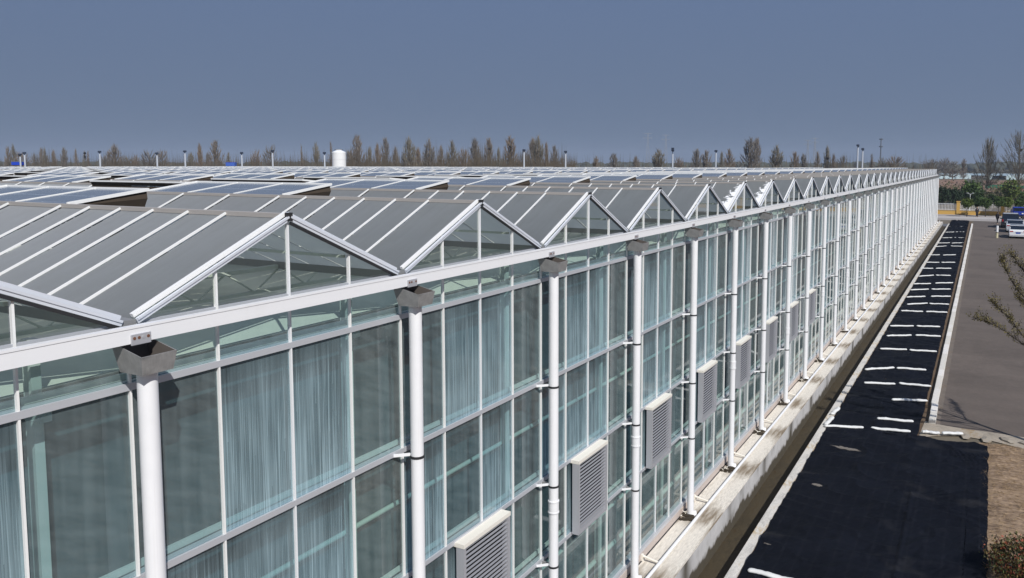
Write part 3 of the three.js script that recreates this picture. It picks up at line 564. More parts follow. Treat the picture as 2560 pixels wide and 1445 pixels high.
function leafyTree(name, label, category, px, by, ty, wpx, mi, seed, trunkShare = .35, group, count = 1100, lean = 0) {
  const base = onGround(px, by), depth = base.clone().sub(camera.position).dot(V(0, 0, -1).applyEuler(camera.rotation)), h = (by - ty) * depth / FOCAL, w = wpx * depth / FOCAL;
  const o = thing(name, label, category, base, 0, group), cy = h * (trunkShare + 1) / 2, ry = h * (1 - trunkShare) / 2;
  mesh('crown', foliage(count, (R) => lumpy(R, seed).multiply(V(w / 2 * 1.25, ry * 1.2, w / 2 * 1.25)).add(V(lean, cy, 0)), Math.max(.2, w * .11), seed), leafMat[mi], o);
  mesh('trunk', [rod(V(0, 0, 0), V(lean * .5, cy, 0), Math.max(.05, w * .035), Math.max(.025, w * .018), 7), rod(V(lean * .3, cy * .7, 0), V(w * .2, cy + ry * .3, .1), w * .016, w * .006, 5), rod(V(lean * .3, cy * .75, 0), V(-w * .22, cy + ry * .35, -.1), w * .016, w * .006, 5)], barkDark, o);
  return o;
}
const SG = 'small round green trees along the far pavement';
[[2417, 542, 494, 30, 2], [2442, 540, 491, 27, 1], [2463, 542, 493, 28, 0], [2496, 541, 490, 27, 0], [2519, 541, 492, 26, 2], [2547, 541, 497, 26, 0]].forEach(([x, b, t, w, m], i) => leafyTree('street_tree', `small round green tree before the yellow fence, ${['leftmost of the row', 'second from left, above the standing dark figure', 'third from left', 'fourth from left, behind the walking figure', 'fifth from left, behind the dark vehicle', 'rightmost, behind the blue truck'][i]}`, 'tree', x, b, t, w, m, 200 + i, .42, SG, 1900));
leafyTree('evergreen_shrub', 'dark evergreen shrub behind the yellow fence, closest to the greenhouse corner', 'shrub', 2356, 512, 466, 40, 3, 301, .05, null, 1600);
leafyTree('evergreen_shrub', 'dark evergreen shrub behind the fence just left of the yellow pillar', 'shrub', 2384, 511, 470, 42, 3, 302, .05, null, 1600);
leafyTree('olive_tree', 'broad olive-green tree behind the fence right of the yellow pillar', 'tree', 2425, 509, 452, 50, 0, 303, .12, null, 2000);
leafyTree('evergreen_shrub', 'dark green shrub behind the fence under the olive-green tree', 'shrub', 2446, 511, 473, 36, 1, 304, .05, null, 1500);
leafyTree('evergreen_shrub', 'low dark shrub behind the fence between the third and fourth street trees', 'shrub', 2478, 509, 484, 30, 1, 306, .05, null, 1200);
leafyTree('leafy_tree', 'tall loose yellow-green tree behind the fence above the dark vehicle', 'tree', 2524, 512, 447, 44, 2, 305, .2, null, 1500);
leafyTree('evergreen_shrub', 'low green bush behind the fence at the right picture edge', 'shrub', 2556, 508, 478, 30, 0, 307, .05, null, 1200);
{ // lamp between the trees
  const b = onGround(2424, 527), l = thing('street_lamp', 'white T-shaped street lamp standing behind the yellow fence', 'street lamp', b);
  mesh('lamp_post', [rod(V(0, 0, 0), V(0, 3.05, 0), .06, .045)], M.white, l);
  mesh('arm', [bar(V(0, 3.0, 0), V(.42, 3.22, 0), .05), bar(V(0, 3.0, 0), V(-.42, 3.22, 0), .05)], M.white, l);
  for (const s of [-1, 1]) mesh('lamp_head', new RoundedBoxGeometry(.34, .07, .18, 2, .02), M.white, l, V(s * .45, 3.24, 0));
  const q = onGround(2492, 595), p = thing('bollard', 'short white post with cream lower half standing on the road', 'bollard', q);
  mesh('upper_post', new THREE.CylinderGeometry(.13, .13, .72, 14).translate(0, 1.04, 0), M.white, p);
  mesh('dark_band', new THREE.CylinderGeometry(.125, .125, .12, 14).translate(0, .62, 0), std(.16, .13, .08, .9), p);
  mesh('lower_post', [new THREE.CylinderGeometry(.13, .14, .56, 14).translate(0, .28, 0)], std(.55, .50, .34, .8), p);
}
function person(label, at, h, turn, cloth, stride) {
  const o = thing('person', label, 'person', at, turn);
  const J = { hip: V(0, .92, 0), chest: V(0, 1.32, .01), neck: V(0, 1.47, .01), head: V(0, 1.60, .025) }, caps = { body: [], jacket: [], trousers: [] };
  caps.body.push([J.neck, V(0, 1.55, .015), .055, .055], [V(0, 1.585, .01), V(0, 1.67, .015), .088, .092], [V(0, 1.56, .06), V(0, 1.60, .075), .045, .04], [V(0, 1.605, .105), V(0, 1.625, .10), .016, .012], [V(.085, 1.60, .0), V(.085, 1.63, 0), .014, .016], [V(-.085, 1.60, .0), V(-.085, 1.63, 0), .014, .016], [J.hip, J.chest, .13, .14]);
  caps.jacket.push([V(0, .95, 0), V(0, 1.20, .005), .155, .150], [V(-.10, 1.36, 0), V(.10, 1.36, 0), .115, .115], [V(0, 1.2, 0), V(0, 1.38, .01), .16, .13]);
  for (const s of [-1, 1]) {
    const sh = V(s * .185, 1.39, 0), el = V(s * .25, 1.10, -.03 + s * stride * .05), wr = V(s * .235, .85, .06 + s * stride * .06);
    caps.jacket.push([sh, el, .068, .055], [el, wr, .053, .042]); caps.body.push([wr, wr.clone().add(V(0, -.07, .01)), .036, .034]);
    for (let f = 0; f < 4; f++) caps.body.push([wr.clone().add(V(0, -.08, -.026 + f * .018)), wr.clone().add(V(-s * .012, -.15 - (f === 1 || f === 2 ? .012 : 0), -.022 + f * .017)), .010, .008]);
    caps.body.push([wr.clone().add(V(0, -.03, .04)), wr.clone().add(V(-s * .01, -.09, .062)), .012, .009]);
    const hp = V(s * .09, .90, 0), kn = V(s * .10, .50, .03 + s * stride * .16), an = V(s * .105, .09, -.02 + s * stride * .24);
    caps.trousers.push([hp, kn, .095, .068], [kn, an, .066, .050], [hp, V(0, .95, 0), .11, .12]);
    caps.body.push([an.clone().setY(.05), an.clone().add(V(s * .02, 0, .15)).setY(.04), .050, .040], [an.clone().setY(.05), an, .045, .045]);
  }
  const field = (list, res, mat, name) => {
    const mc = new MarchingCubes(res, mat, false, false, 90000); mc.isolation = 0; const hs = res / 2, S = .95, pt = V(0, 0, 0), ab = V(0, 0, 0), ap = V(0, 0, 0);
    for (let k = 0; k < res; k++) for (let j = 0; j < res; j++) for (let i = 0; i < res; i++) {
      pt.set((i - hs) / hs * S, (j - hs) / hs * S + .88, (k - hs) / hs * S); let d = 9;
      if (Math.abs(pt.x) < .45 && Math.abs(pt.z) < .55) for (const [a, b, ra, rb] of list) { ab.subVectors(b, a); ap.subVectors(pt, a); const t = Math.min(1, Math.max(0, ap.dot(ab) / ab.lengthSq())), dd = ap.addScaledVector(ab, -t).length() - (ra + (rb - ra) * t), hh = Math.max(0, .03 - Math.abs(d - dd)) / .03; d = Math.min(d, dd) - hh * hh * .03 * .25; }
      mc.field[i + j * res + k * res * res] = -d;
    }
    mc.update(); const g = new THREE.BufferGeometry(); g.setAttribute('position', new THREE.BufferAttribute(mc.positionArray.slice(0, mc.count * 3), 3));
    const p = g.attributes.position; for (let i = 0; i < p.count; i++) p.setXYZ(i, p.getX(i) * S, p.getY(i) * S + .88, p.getZ(i) * S);
    g.computeVertexNormals(); g.scale(h / 1.76, h / 1.76, h / 1.76); return mesh(name, g, mat, o);
  };
  field([...caps.body, ...caps.trousers.map(([a, b, r, s]) => [a, b, r * .8, s * .8]), ...caps.jacket.map(([a, b, r, s]) => [a, b, r * .8, s * .8])], 84, std(.36, .23, .16, .6), 'body');
  field(caps.jacket, 64, cloth[0], 'jacket'); field(caps.trousers, 64, cloth[1], 'trousers');
  field([[V(0, 1.64, -.01), V(0, 1.685, .005), .092, .09]], 72, std(.012, .010, .010, .6), 'hair');
}
person('person in dark clothes standing before the yellow fence under the second street tree', onGround(2442, 543), 1.66, .3, [std(.015, .018, .026, .85), std(.018, .018, .022, .9)], .1);
person('person in dark clothes walking on the road beside the dark vehicle', onGround(2493, 560), 1.70, 2.6, [std(.02, .018, .022, .85), std(.022, .022, .028, .9)], .8);
{ // vehicles, rear towards the camera
  const tyre = std(.018, .018, .018, .9), rim = std(.45, .45, .47, .35, .8), glass = std(.012, .018, .030, .06), red = std(.35, .015, .015, .25), plate = std(.03, .08, .40, .5), black = std(.015, .015, .016, .6), chrome = std(.7, .7, .7, .2, .9);
  const extr = (pts, w, bevel) => new THREE.ExtrudeGeometry(new THREE.Shape(pts.map(([a, b]) => new THREE.Vector2(a, b))), { depth: w - bevel * 2, bevelEnabled: true, bevelSize: bevel, bevelThickness: bevel, bevelSegments: 3, curveSegments: 6 }).translate(0, 0, -(w - bevel * 2) / 2).rotateY(-Math.PI / 2);
  // shape x -> z (rear positive), extruded across x
  function car(name, label, cat, at, turn, paint, kind, k = 1) {
    const o = thing(name, label, cat, at, turn, 'cars parked along the right side of the road'); o.scale.setScalar(k);
    const suv = kind === 'suv', L = 2.3, W = suv ? 1.86 : 1.8, H = suv ? 1.72 : 1.44, bl = suv ? 1.02 : .92;
    const body = suv ? [[-L, .32], [-L + .1, .78], [-1.1, .98], [L - .12, bl + .02], [L, .85], [L, .34]] : [[-L, .30], [-L + .12, .68], [-1.05, .86], [1.35, .93], [L - .12, .92], [L, .78], [L, .32]];
    const cab = suv ? [[-1.2, .95], [-.45, H - .06], [.4, H], [1.85, H - .05], [2.12, bl]] : [[-1.15, .83], [-.35, H - .05], [.35, H], [1.0, H - .05], [1.75, .91]];
    mesh('body', extr(body, W, .07), paint, o);
    mesh('windows', extr(cab.map(([a, b], i) => [a, b - .015]), W - .16, .05), glass, o);
    const roofP = suv ? [[-.5, H - .07], [.4, H], [1.9, H - .05], [1.92, H - .14], [.4, H - .08], [-.45, H - .13]] : [[-.4, H - .07], [.35, H], [1.05, H - .05], [1.08, H - .12], [.35, H - .07], [-.35, H - .12]];
    mesh('roof', extr(roofP, W - .17, .03), paint, o);
    for (const s of [-1, 1]) {
      mesh('pillar', [bar(V(s * (W / 2 - .13), H - .09, suv ? 1.88 : 1.02), V(s * (W / 2 - .07), bl, suv ? 2.12 : 1.74), .07), bar(V(s * (W / 2 - .09), H - .09, .45), V(s * (W / 2 - .06), .9, .5), .06)], paint, o);
      mesh('tail_light', new RoundedBoxGeometry(suv ? .15 : .34, suv ? .26 : .13, .06, 2, .02), red, o, V(s * (W / 2 - (suv ? .14 : .24)), suv ? .92 : .80, L + .045));
      mesh('mirror', new RoundedBoxGeometry(.2, .13, .1, 2, .03), paint, o, V(s * (W / 2 + .06), 1.0, -.85));
      for (const z of [-1.38, 1.36]) { const w = mesh('wheel', new THREE.CylinderGeometry(.33, .33, .22, 20).rotateZ(Math.PI / 2), tyre, o, V(s * (W / 2 - .09), .33, z)); mesh('rim', new THREE.CylinderGeometry(.21, .21, .235, 14).rotateZ(Math.PI / 2), rim, w); }
    }
    mesh('bumper', new RoundedBoxGeometry(W - .08, .22, .14, 3, .05), suv ? black : paint, o, V(0, .43, L + .03));
    mesh('number_plate', new RoundedBoxGeometry(.46, .15, .02, 1, .005), plate, o, V(0, suv ? .74 : .63, L + .075));
    mesh('trim', new RoundedBoxGeometry(.6, .04, .02, 1, .008), chrome, o, V(0, suv ? .88 : .74, L + .075));
    return o;
  }
  const white = std(.72, .73, .75, .18), silver = std(.60, .62, .66, .2, .2), darkP = std(.018, .022, .032, .12);
  const a = onGround(2546, 597), b = onGround(2538, 582), c = onGround(2526, 571);
  const turn = -.02;
  car('sedan', 'white sedan nearest the camera, cut by the right picture edge', 'car', V(a.x, .012, a.z - 2.3), turn, white, 'sedan', 1.0);
  car('sedan', 'white sedan between the dark off-road vehicle and the nearest sedan', 'car', V(b.x, .012, b.z - 2.3), turn, silver, 'sedan', 1.06);
  const s = car('dark_car', 'dark off-road car with pale roof, parked farthest of the cars', 'car', V(c.x, .012, c.z - 2.3), turn, darkP, 'suv', 1.1);
  mesh('roof_panel', new RoundedBoxGeometry(1.5, .04, 2.2, 2, .015), silver, s, V(0, 1.735, .85));
  const t0 = onGround(2545, 549), t = thing('blue_truck', 'small blue truck parked behind the dark off-road car', 'truck', V(t0.x, .012, t0.z), .05), blue = std(.012, .035, .30, .35);
  mesh('cab', new RoundedBoxGeometry(1.55, 1.25, 1.3, 3, .12), blue, t, V(0, 1.30, 0)); mesh('windscreen', new RoundedBoxGeometry(1.3, .5, .04, 2, .015), glass, t, V(0, 1.56, .65));
  mesh('cargo_bed', new RoundedBoxGeometry(1.6, .55, 2.6, 2, .05), blue, t, V(0, .95, -2.0)); mesh('chassis', box(-.6, .6, .42, .62, -3.2, .62), black, t);
  for (const sd of [-1, 1]) { mesh('headlight', new RoundedBoxGeometry(.26, .17, .05, 2, .02), std(.75, .75, .72, .2), t, V(sd * .52, .96, .66)); mesh('mirror', new RoundedBoxGeometry(.1, .26, .06, 1, .02), black, t, V(sd * .95, 1.5, .55)); for (const z of [.1, -2.5]) { const w = mesh('wheel', new THREE.CylinderGeometry(.36, .36, .2, 18).rotateZ(Math.PI / 2), tyre, t, V(sd * .66, .36, z)); mesh('rim', new THREE.CylinderGeometry(.19, .19, .21, 12).rotateZ(Math.PI / 2), rim, w); } }
}
// ---------------------------------------------------------------- fields, net rows and glasshouses beyond the fence
{
  const strip = (name, y0, y1, xl, xr, mat, lift = .03) => { const p = [onGround(xl, y0, lift), onGround(xr, y0, lift), onGround(xr + (xr - 2500) * .0, y1, lift), onGround(xl, y1, lift)]; structure(name, quadGeo([[p[0], p[1], p[2], p[3], [[0, 0], [30, 0], [30, 30], [0, 30]]]]), mat); };
  const soil = (c, s) => std(1, 1, 1, .95, 0, { map: concreteTex(c, .2, .2, s) });
  strip('field', 509, 448, 2335, 2760, soil([.075, .072, .036], 2.4), .02);
  strip('red_field', 473, 449, 2340, 2412, std(1, 1, 1, .95, 0, { map: concreteTex([.24, .145, .095], .06, .06, 3.2) }), .04);
  strip('red_field', 481, 451, 2458, 2640, std(1, 1, 1, .95, 0, { map: concreteTex([.22, .13, .085], .06, .06, 3.2) }), .04);
  strip('far_path', 500, 495, 2438, 2700, soil([.28, .24, .20], .8), .06);
  const Rs = rng(909), NS = 5200, sc = new THREE.InstancedMesh(leafQuad, std(.085, .078, .034, .9), NS), ms = new THREE.Matrix4(), qs = new THREE.Quaternion();
  for (let i = 0; i < NS; i++) { const x = 2338 + Rs() * 300, c = fbm(x * .05, Math.floor(i % 7) * 3.1), y = 453 + Math.pow(Rs(), .6) * 54, p = onGround(x, y); if (c < -.15) p.y -= 3; qs.setFromEuler(new THREE.Euler(Rs() * 6, Rs() * 6, Rs() * 6)); const k = .35 + Rs() * .9; ms.compose(V(p.x, p.y + Rs() * 1.0, p.z), qs, V(k, k, k)); sc.setMatrixAt(i, ms); }
  sc.name = 'scrub'; scene.add(sc); tag(sc, 'dull olive-brown scrub scattered over the field beyond the yellow fence', 'scrub', null, 'stuff');
  const net = std(.020, .105, .060, .9), post = std(.25, .2, .15, .9);
  [[2462, 2513, 471, 8, 'upper left'], [2517, 2600, 472, 7, 'upper right'], [2545, 2640, 491, 10, 'lowest, at the right picture edge']].forEach(([x0, x1, y, hp, w]) => {
    const a = onGround(x0, y), b = onGround(x1, y), h = hp * a.distanceTo(camera.position) / FOCAL, o = thing('net_row', `dark green net row on the reddish field, ${w}`, 'net row', a), d = b.clone().sub(a), n = Math.max(3, Math.round(d.length() / 2.5));
    for (let i = 0; i < n; i++) { const p = d.clone().multiplyScalar(i / n), q = d.clone().multiplyScalar((i + .94) / n); mesh('net_panel', bar(p.clone().setY(h / 2), q.clone().setY(h / 2), .06, h * .92), net, o); mesh('post', rod(p.clone().setY(0), p.clone().setY(h), .05), post, o); }
  });
  const pale = phys({ color: rgb(.50, .62, .66), roughness: .25 }), frame = std(.7, .74, .76, .5);
  [[2348, 2428, 447, 'left of the bare tree beyond the fence'], [2466, 2512, 448, 'between the two bare trees beyond the fence'], [2516, 2620, 449, 'at the right picture edge beyond the fence']].forEach(([x0, x1, y, w]) => {
    const a = onGround(x0, y), b = onGround(x1, y), d = b.clone().sub(a), L = d.length(), o = thing('far_greenhouse', `low pale blue glasshouse far off, ${w}`, 'greenhouse', a, -Math.atan2(d.z, d.x)), n = Math.round(L / 3.2), bw = L / n, H = 2.2, RH = 1.0;
    for (let i = 0; i < n; i++) {
      const x = i * bw; mesh('front_pane', quadGeo([[V(x + .08, 0, 0), V(x + bw - .08, 0, 0), V(x + bw - .08, H, 0), V(x + .08, H, 0)], [V(x + .08, H + .02, 0), V(x + bw - .08, H + .02, 0), V(x + bw / 2, H + RH, 0), V(x + bw / 2, H + RH, 0)]]), pale, o);
      mesh('roof_slope', quadGeo([[V(x, H, 0), V(x + bw / 2, H + RH, 0), V(x + bw / 2, H + RH, -40), V(x, H, -40)], [V(x + bw / 2, H + RH, 0), V(x + bw, H, 0), V(x + bw, H, -40), V(x + bw / 2, H + RH, -40)]]), pale, o);
      mesh('frame', [bar(V(x, 0, .02), V(x, H, .02), .09), bar(V(x, H, .02), V(x + bw / 2, H + RH, .02), .08), bar(V(x + bw / 2, H + RH, .02), V(x + bw, H, .02), .08)], frame, o);
    }
  });
}
// ---------------------------------------------------------------- bare trees along the skyline
function bareTree(seed, W, H, opt = {}) {        // returns [trunk geometry, crown geometry]
  const R = rng(seed), wood = [], P = [], N = [], { low = .12, up = .55, twigs = 2600, tw = .034, broad = 0 } = opt;
  const lean = (R() - .5) * .4; wood.push(rod(V(0, 0, 0), V(lean, H * .55, 0), .22, .11, 7), rod(V(lean, H * .55, 0), V(lean * 1.2, H * .98, 0), .11, .02, 6));
  const env = (t) => W / 2 * (broad ? Math.pow(Math.sin(Math.min(1, Math.max(0, (t - low * .6) / (1 - low * .6))) * Math.PI * .93 + .12), .55) : Math.pow(Math.max(0, 1 - t), .62) * Math.min(1, .45 + t * 2.2) * 1.15), br = [];
  for (let i = 0; i < 110; i++) {          // each limb climbs from the trunk to a tip on the crown's outline
    const te = low + (1 - low) * Math.pow(R(), .85) * .99, a = R() * 6.283, reach = env(te) * (.25 + .75 * Math.sqrt(R())) * (.85 + .35 * noise(Math.cos(a) * 2 + seed, te * 5, Math.sin(a) * 2)), ts = Math.max(low * .75, te - (.12 + .22 * R()) * up * 1.6), b = Math.max(.02, 1 - te);
    const s = V(lean * ts, ts * H, 0), e = V(lean * te + Math.cos(a) * reach, te * H, Math.sin(a) * reach), mid = s.clone().lerp(e, .5).add(V(Math.cos(a) * reach * .16, -H * .012, Math.sin(a) * reach * .16)), r = .022 + .045 * b;
    wood.push(rod(s, mid, r, r * .55, 3), rod(mid, e, r * .55, .008, 3)); br.push([mid, e], [s, mid], [mid, e]);
  }
  const q = V(0, 0, 0);
  for (let i = 0; i < twigs; i++) {
    const [s, e] = br[Math.floor(R() * br.length)], p = s.clone().lerp(e, .15 + R() * .95), L = .5 + R() * 1.3, d = e.clone().sub(s).normalize().add(V((R() - .5) * .8, .5 + R() * .8, (R() - .5) * .8)).normalize(), side = q.set(R() - .5, R() * .3, R() - .5).cross(d).normalize().clone().multiplyScalar(tw * (.5 + R())), t = p.clone().addScaledVector(d, L);
    for (const v of [p.clone().sub(side), p.clone().add(side), t]) P.push(v.x, v.y, v.z);
  }
  const g = new THREE.BufferGeometry(); g.setAttribute('position', new THREE.Float32BufferAttribute(P, 3)); g.computeVertexNormals(); void N;
  return [mergeGeometries(wood.map(plain)), g];
}
const twigMat = [std(.21, .178, .148, .95), std(.19, .172, .135, .95), std(.215, .165, .12, .95), std(.18, .165, .15, .95)];
const nestGeo = new THREE.IcosahedronGeometry(.42, 2), nestMat = std(.010, .008, .007, .95);
{
  const p = nestGeo.attributes.position; for (let i = 0; i < p.count; i++) { const k = 1 + .35 * noise(p.getX(i) * 9, p.getY(i) * 9, p.getZ(i) * 9); p.setXYZ(i, p.getX(i) * k, p.getY(i) * k * .9, p.getZ(i) * k); } nestGeo.computeVertexNormals();
  const kinds = []; for (let i = 0; i < 7; i++) kinds.push(bareTree(500 + i, 5, 16, { twigs: 1800, up: .45 + .06 * i }));
  for (let i = 0; i < 3; i++) kinds.push(bareTree(520 + i, 7, 12, { twigs: 2400, broad: 1, up: .4, low: .2 }));
  const kb = []; for (let i = 0; i < 2; i++) kb.push(bareTree(540 + i, 2.4, 16, { twigs: 420, up: 1.0 }));
  // pixel x, top, width in pixels, kind (0..6 poplar, 7..9 broad, 10, 11 thin), nest height or 0
  const T = [[19, 368, 30, 0], [33, 364, 20, 1], [52, 384, 34, 7], [86, 385, 30, 8], [103, 371, 24, 2], [111, 370, 20, 3], [133, 375, 20, 4], [158, 371, 26, 5], [190, 376, 22, 6], [211, 379, 18, 0, 383], [221, 378, 16, 10], [258, 392, 30, 7], [284, 365, 50, 1], [318, 392, 34, 8], [338, 388, 28, 3], [372, 380, 40, 9], [404, 378, 34, 7], [476, 382, 28, 4], [498, 361, 30, 5], [519, 384, 26, 6], [538, 353, 44, 2], [571, 382, 24, 0], [640, 378, 30, 9], [676, 366, 34, 8], [753, 364, 14, 11], [790, 357, 32, 3], [826, 355, 16, 10], [875, 378, 30, 7], [893, 339, 54, 0], [925, 370, 30, 6], [942, 359, 34, 4], [963, 346, 42, 2], [988, 368, 26, 5], [1023, 348, 52, 1], [1046, 372, 28, 6], [1073, 349, 48, 3], [1103, 364, 26, 4], [1130, 353, 46, 0], [1160, 375, 26, 7], [1186, 348, 50, 5], [1222, 347, 44, 2, 372], [1247, 372, 28, 6], [1275, 345, 54, 1, 367], [1312, 378, 30, 9], [1331, 346, 40, 4], [1346, 341, 50, 3], [1365, 360, 30, 6], [1386, 365, 32, 2], [1404, 395, 22, 7], [1432, 402, 26, 8], [1490, 394, 34, 1], [1535, 385, 40, 0], [1588, 391, 40, 4], [1645, 375, 52, 3], [1697, 396, 34, 9], [1744, 374, 40, 5], [1766, 377, 42, 2], [1805, 382, 26, 6], [1823, 374, 40, 0], [1876, 349, 56, 1], [1894, 347, 44, 5], [1943, 365, 46, 3], [1988, 381, 36, 2], [2010, 385, 30, 4], [2043, 382, 30, 6], [2068, 367, 30, 5, 396], [2084, 386, 24, 0], [2108, 391, 26, 8], [2178, 385, 20, 10], [2207, 397, 34, 9], [2240, 393, 38, 7], [2330, 399, 34, 8], [2362, 396, 36, 9], [2383, 404, 28, 7], [2410, 397, 24, 3]];
  const R = rng(66), fwd = V(0, 0, -1).applyEuler(camera.rotation), marks = [[848, 'the white tank'], [578, 'the right blue box'], [43, 'the left blue box'], [2203, 'the thin mast'], [1620, 'the faint pylons'], [2342, 'the far greenhouse corner']];
  const names = ['poplar', 'poplar', 'poplar', 'poplar', 'poplar', 'poplar', 'poplar', 'round tree', 'round tree', 'round tree', 'sapling', 'sapling'];
  T.forEach(([x, top, w, kind, nest], i) => {
    const D = x > 2300 ? 420 + R() * 60 : 235 + R() * 70, p = atDepth(x, top, D), H = p.y, W = w * D / FOCAL, near = marks.reduce((a, b) => Math.abs(b[0] - x) < Math.abs(a[0] - x) ? b : a);
    const size = top < 352 ? 'tall' : top < 372 ? 'medium' : top < 386 ? 'low' : 'small', o = thing(kind > 9 ? 'bare_sapling' : kind > 6 ? 'bare_tree' : 'bare_poplar', `${size} bare ${names[kind]}, ${ordinal(i)} skyline tree from the left, ${x < near[0] ? 'left' : 'right'} of ${near[1]}`, 'tree', V(p.x, 0, p.z), R() * 6.28, 'bare trees along the skyline');
    const [tg, cg] = kind > 9 ? kb[kind - 10] : kinds[kind], bw = kind > 9 ? 2.4 : kind > 6 ? 7 : 5, bh = kind > 6 && kind < 10 ? 12 : 16; const sw = W / bw * (1.3 + R() * .65); o.scale.set(sw, H / bh, sw);
    mesh('trunk', tg, bark, o); mesh('crown', cg, twigMat[i % 4], o);
    if (nest) { const q = atDepth(x + 1, nest, D - 1.2); tag(mesh('bird_nest', nestGeo, nestMat, null, q), `dark round bird nest in the ${ordinal(i)} bare tree from the left`, 'nest'); }
  });
  // the two large bare trees at the right
  [[2465, 490, 350, 66, 601, 'tall bare poplar behind the fence, left of the two large bare trees at right'], [2546, 492, 332, 96, 602, 'broad bare tree at the right picture edge, with a dark nest']].forEach(([x, by, ty, w, s, label], i) => {
    const b = onGround(x, by), D = b.clone().sub(camera.position).dot(fwd), H = (by - ty) * D / FOCAL, W = (i ? 1.25 : 1.7) * w * D / FOCAL, [tg, cg] = bareTree(s, W, H, { twigs: 6500, tw: .018, low: i ? .26 : .24, up: .7, broad: i });
    const o = thing('bare_tree', label, 'tree', b, 0); mesh('trunk', tg, bark, o); mesh('crown', cg, twigMat[1], o);
    if (i) tag(mesh('bird_nest', nestGeo, nestMat, null, atDepth(2552, 375, D - .5)), 'dark round bird nest in the broad bare tree at the right edge', 'nest');
  });
  // brown brush under the tree rows, and woods far off
  const P = []; for (let i = 0; i < 16000; i++) { const x = -60 + Math.pow(R(), 1) * (i % 4 ? 1500 : 2400), D = 228 + R() * 60, b = atDepth(x, 413, D), h = (7.2 + 3.2 * fbm(x * .012, 2) + 3.2 * R() + (x > 860 && x < 1425 ? 1.2 + 1.6 * R() : 0)) * (i % 4 ? 1.06 : .98); b.y = R() * 4; const s = (.05 + R() * .09); P.push(b.x - s, b.y, b.z, b.x + s, b.y, b.z, b.x + (R() - .5) * 1.6, b.y + h * (.4 + .6 * R()), b.z + (R() - .5) * 1.6); }
  const g = new THREE.BufferGeometry(); g.setAttribute('position', new THREE.Float32BufferAttribute(P, 3)); g.computeVertexNormals();
  tag(mesh('brush', g, std(.125, .098, .062, .95)), 'brown leafless brush along the foot of the tree row', 'brush', null, 'stuff');
  const ico = new THREE.IcosahedronGeometry(1, 1), N = 2600, im = new THREE.InstancedMesh(ico, std(.060, .066, .050, .95), N), m = new THREE.Matrix4(), q = new THREE.Quaternion();
  for (let i = 0; i < N; i++) { const x = -150 + R() * 2900, D = 850 + R() * 500, p = atDepth(x, 413, D), r = 4 + R() * 5, h = 8 + 5 * fbm(x * .006, 7) + 3 * R(); q.setFromEuler(new THREE.Euler(R(), R() * 6, R())); m.compose(V(p.x, h * .5, p.z), q, V(r, h * .55, r)); im.setMatrixAt(i, m); }
  im.name = 'far_wood'; scene.add(im); tag(im, 'hazy dark line of woods along the horizon', 'wood', null, 'stuff');
  const N2 = 900, im2 = new THREE.InstancedMesh(leafQuad, std(.11, .10, .075, .95), N2 * 10);
  for (let i = 0; i < N2 * 10; i++) { const x = 2300 + R() * 420, D = 480 + R() * 160, p = atDepth(x, 413, D), h = 3.5 + 3.2 * (fbm(x * .03, 3) + .6); q.setFromEuler(new THREE.Euler(R() * 6, R() * 6, R() * 6)); const s = .5 + R() * 1.1; m.compose(V(p.x, R() * h, p.z), q, V(s, s, s)); im2.setMatrixAt(i, m); }
  im2.name = 'far_thicket'; scene.add(im2); tag(im2, 'grey-brown thicket behind the far glasshouses at right', 'thicket', null, 'stuff');
}
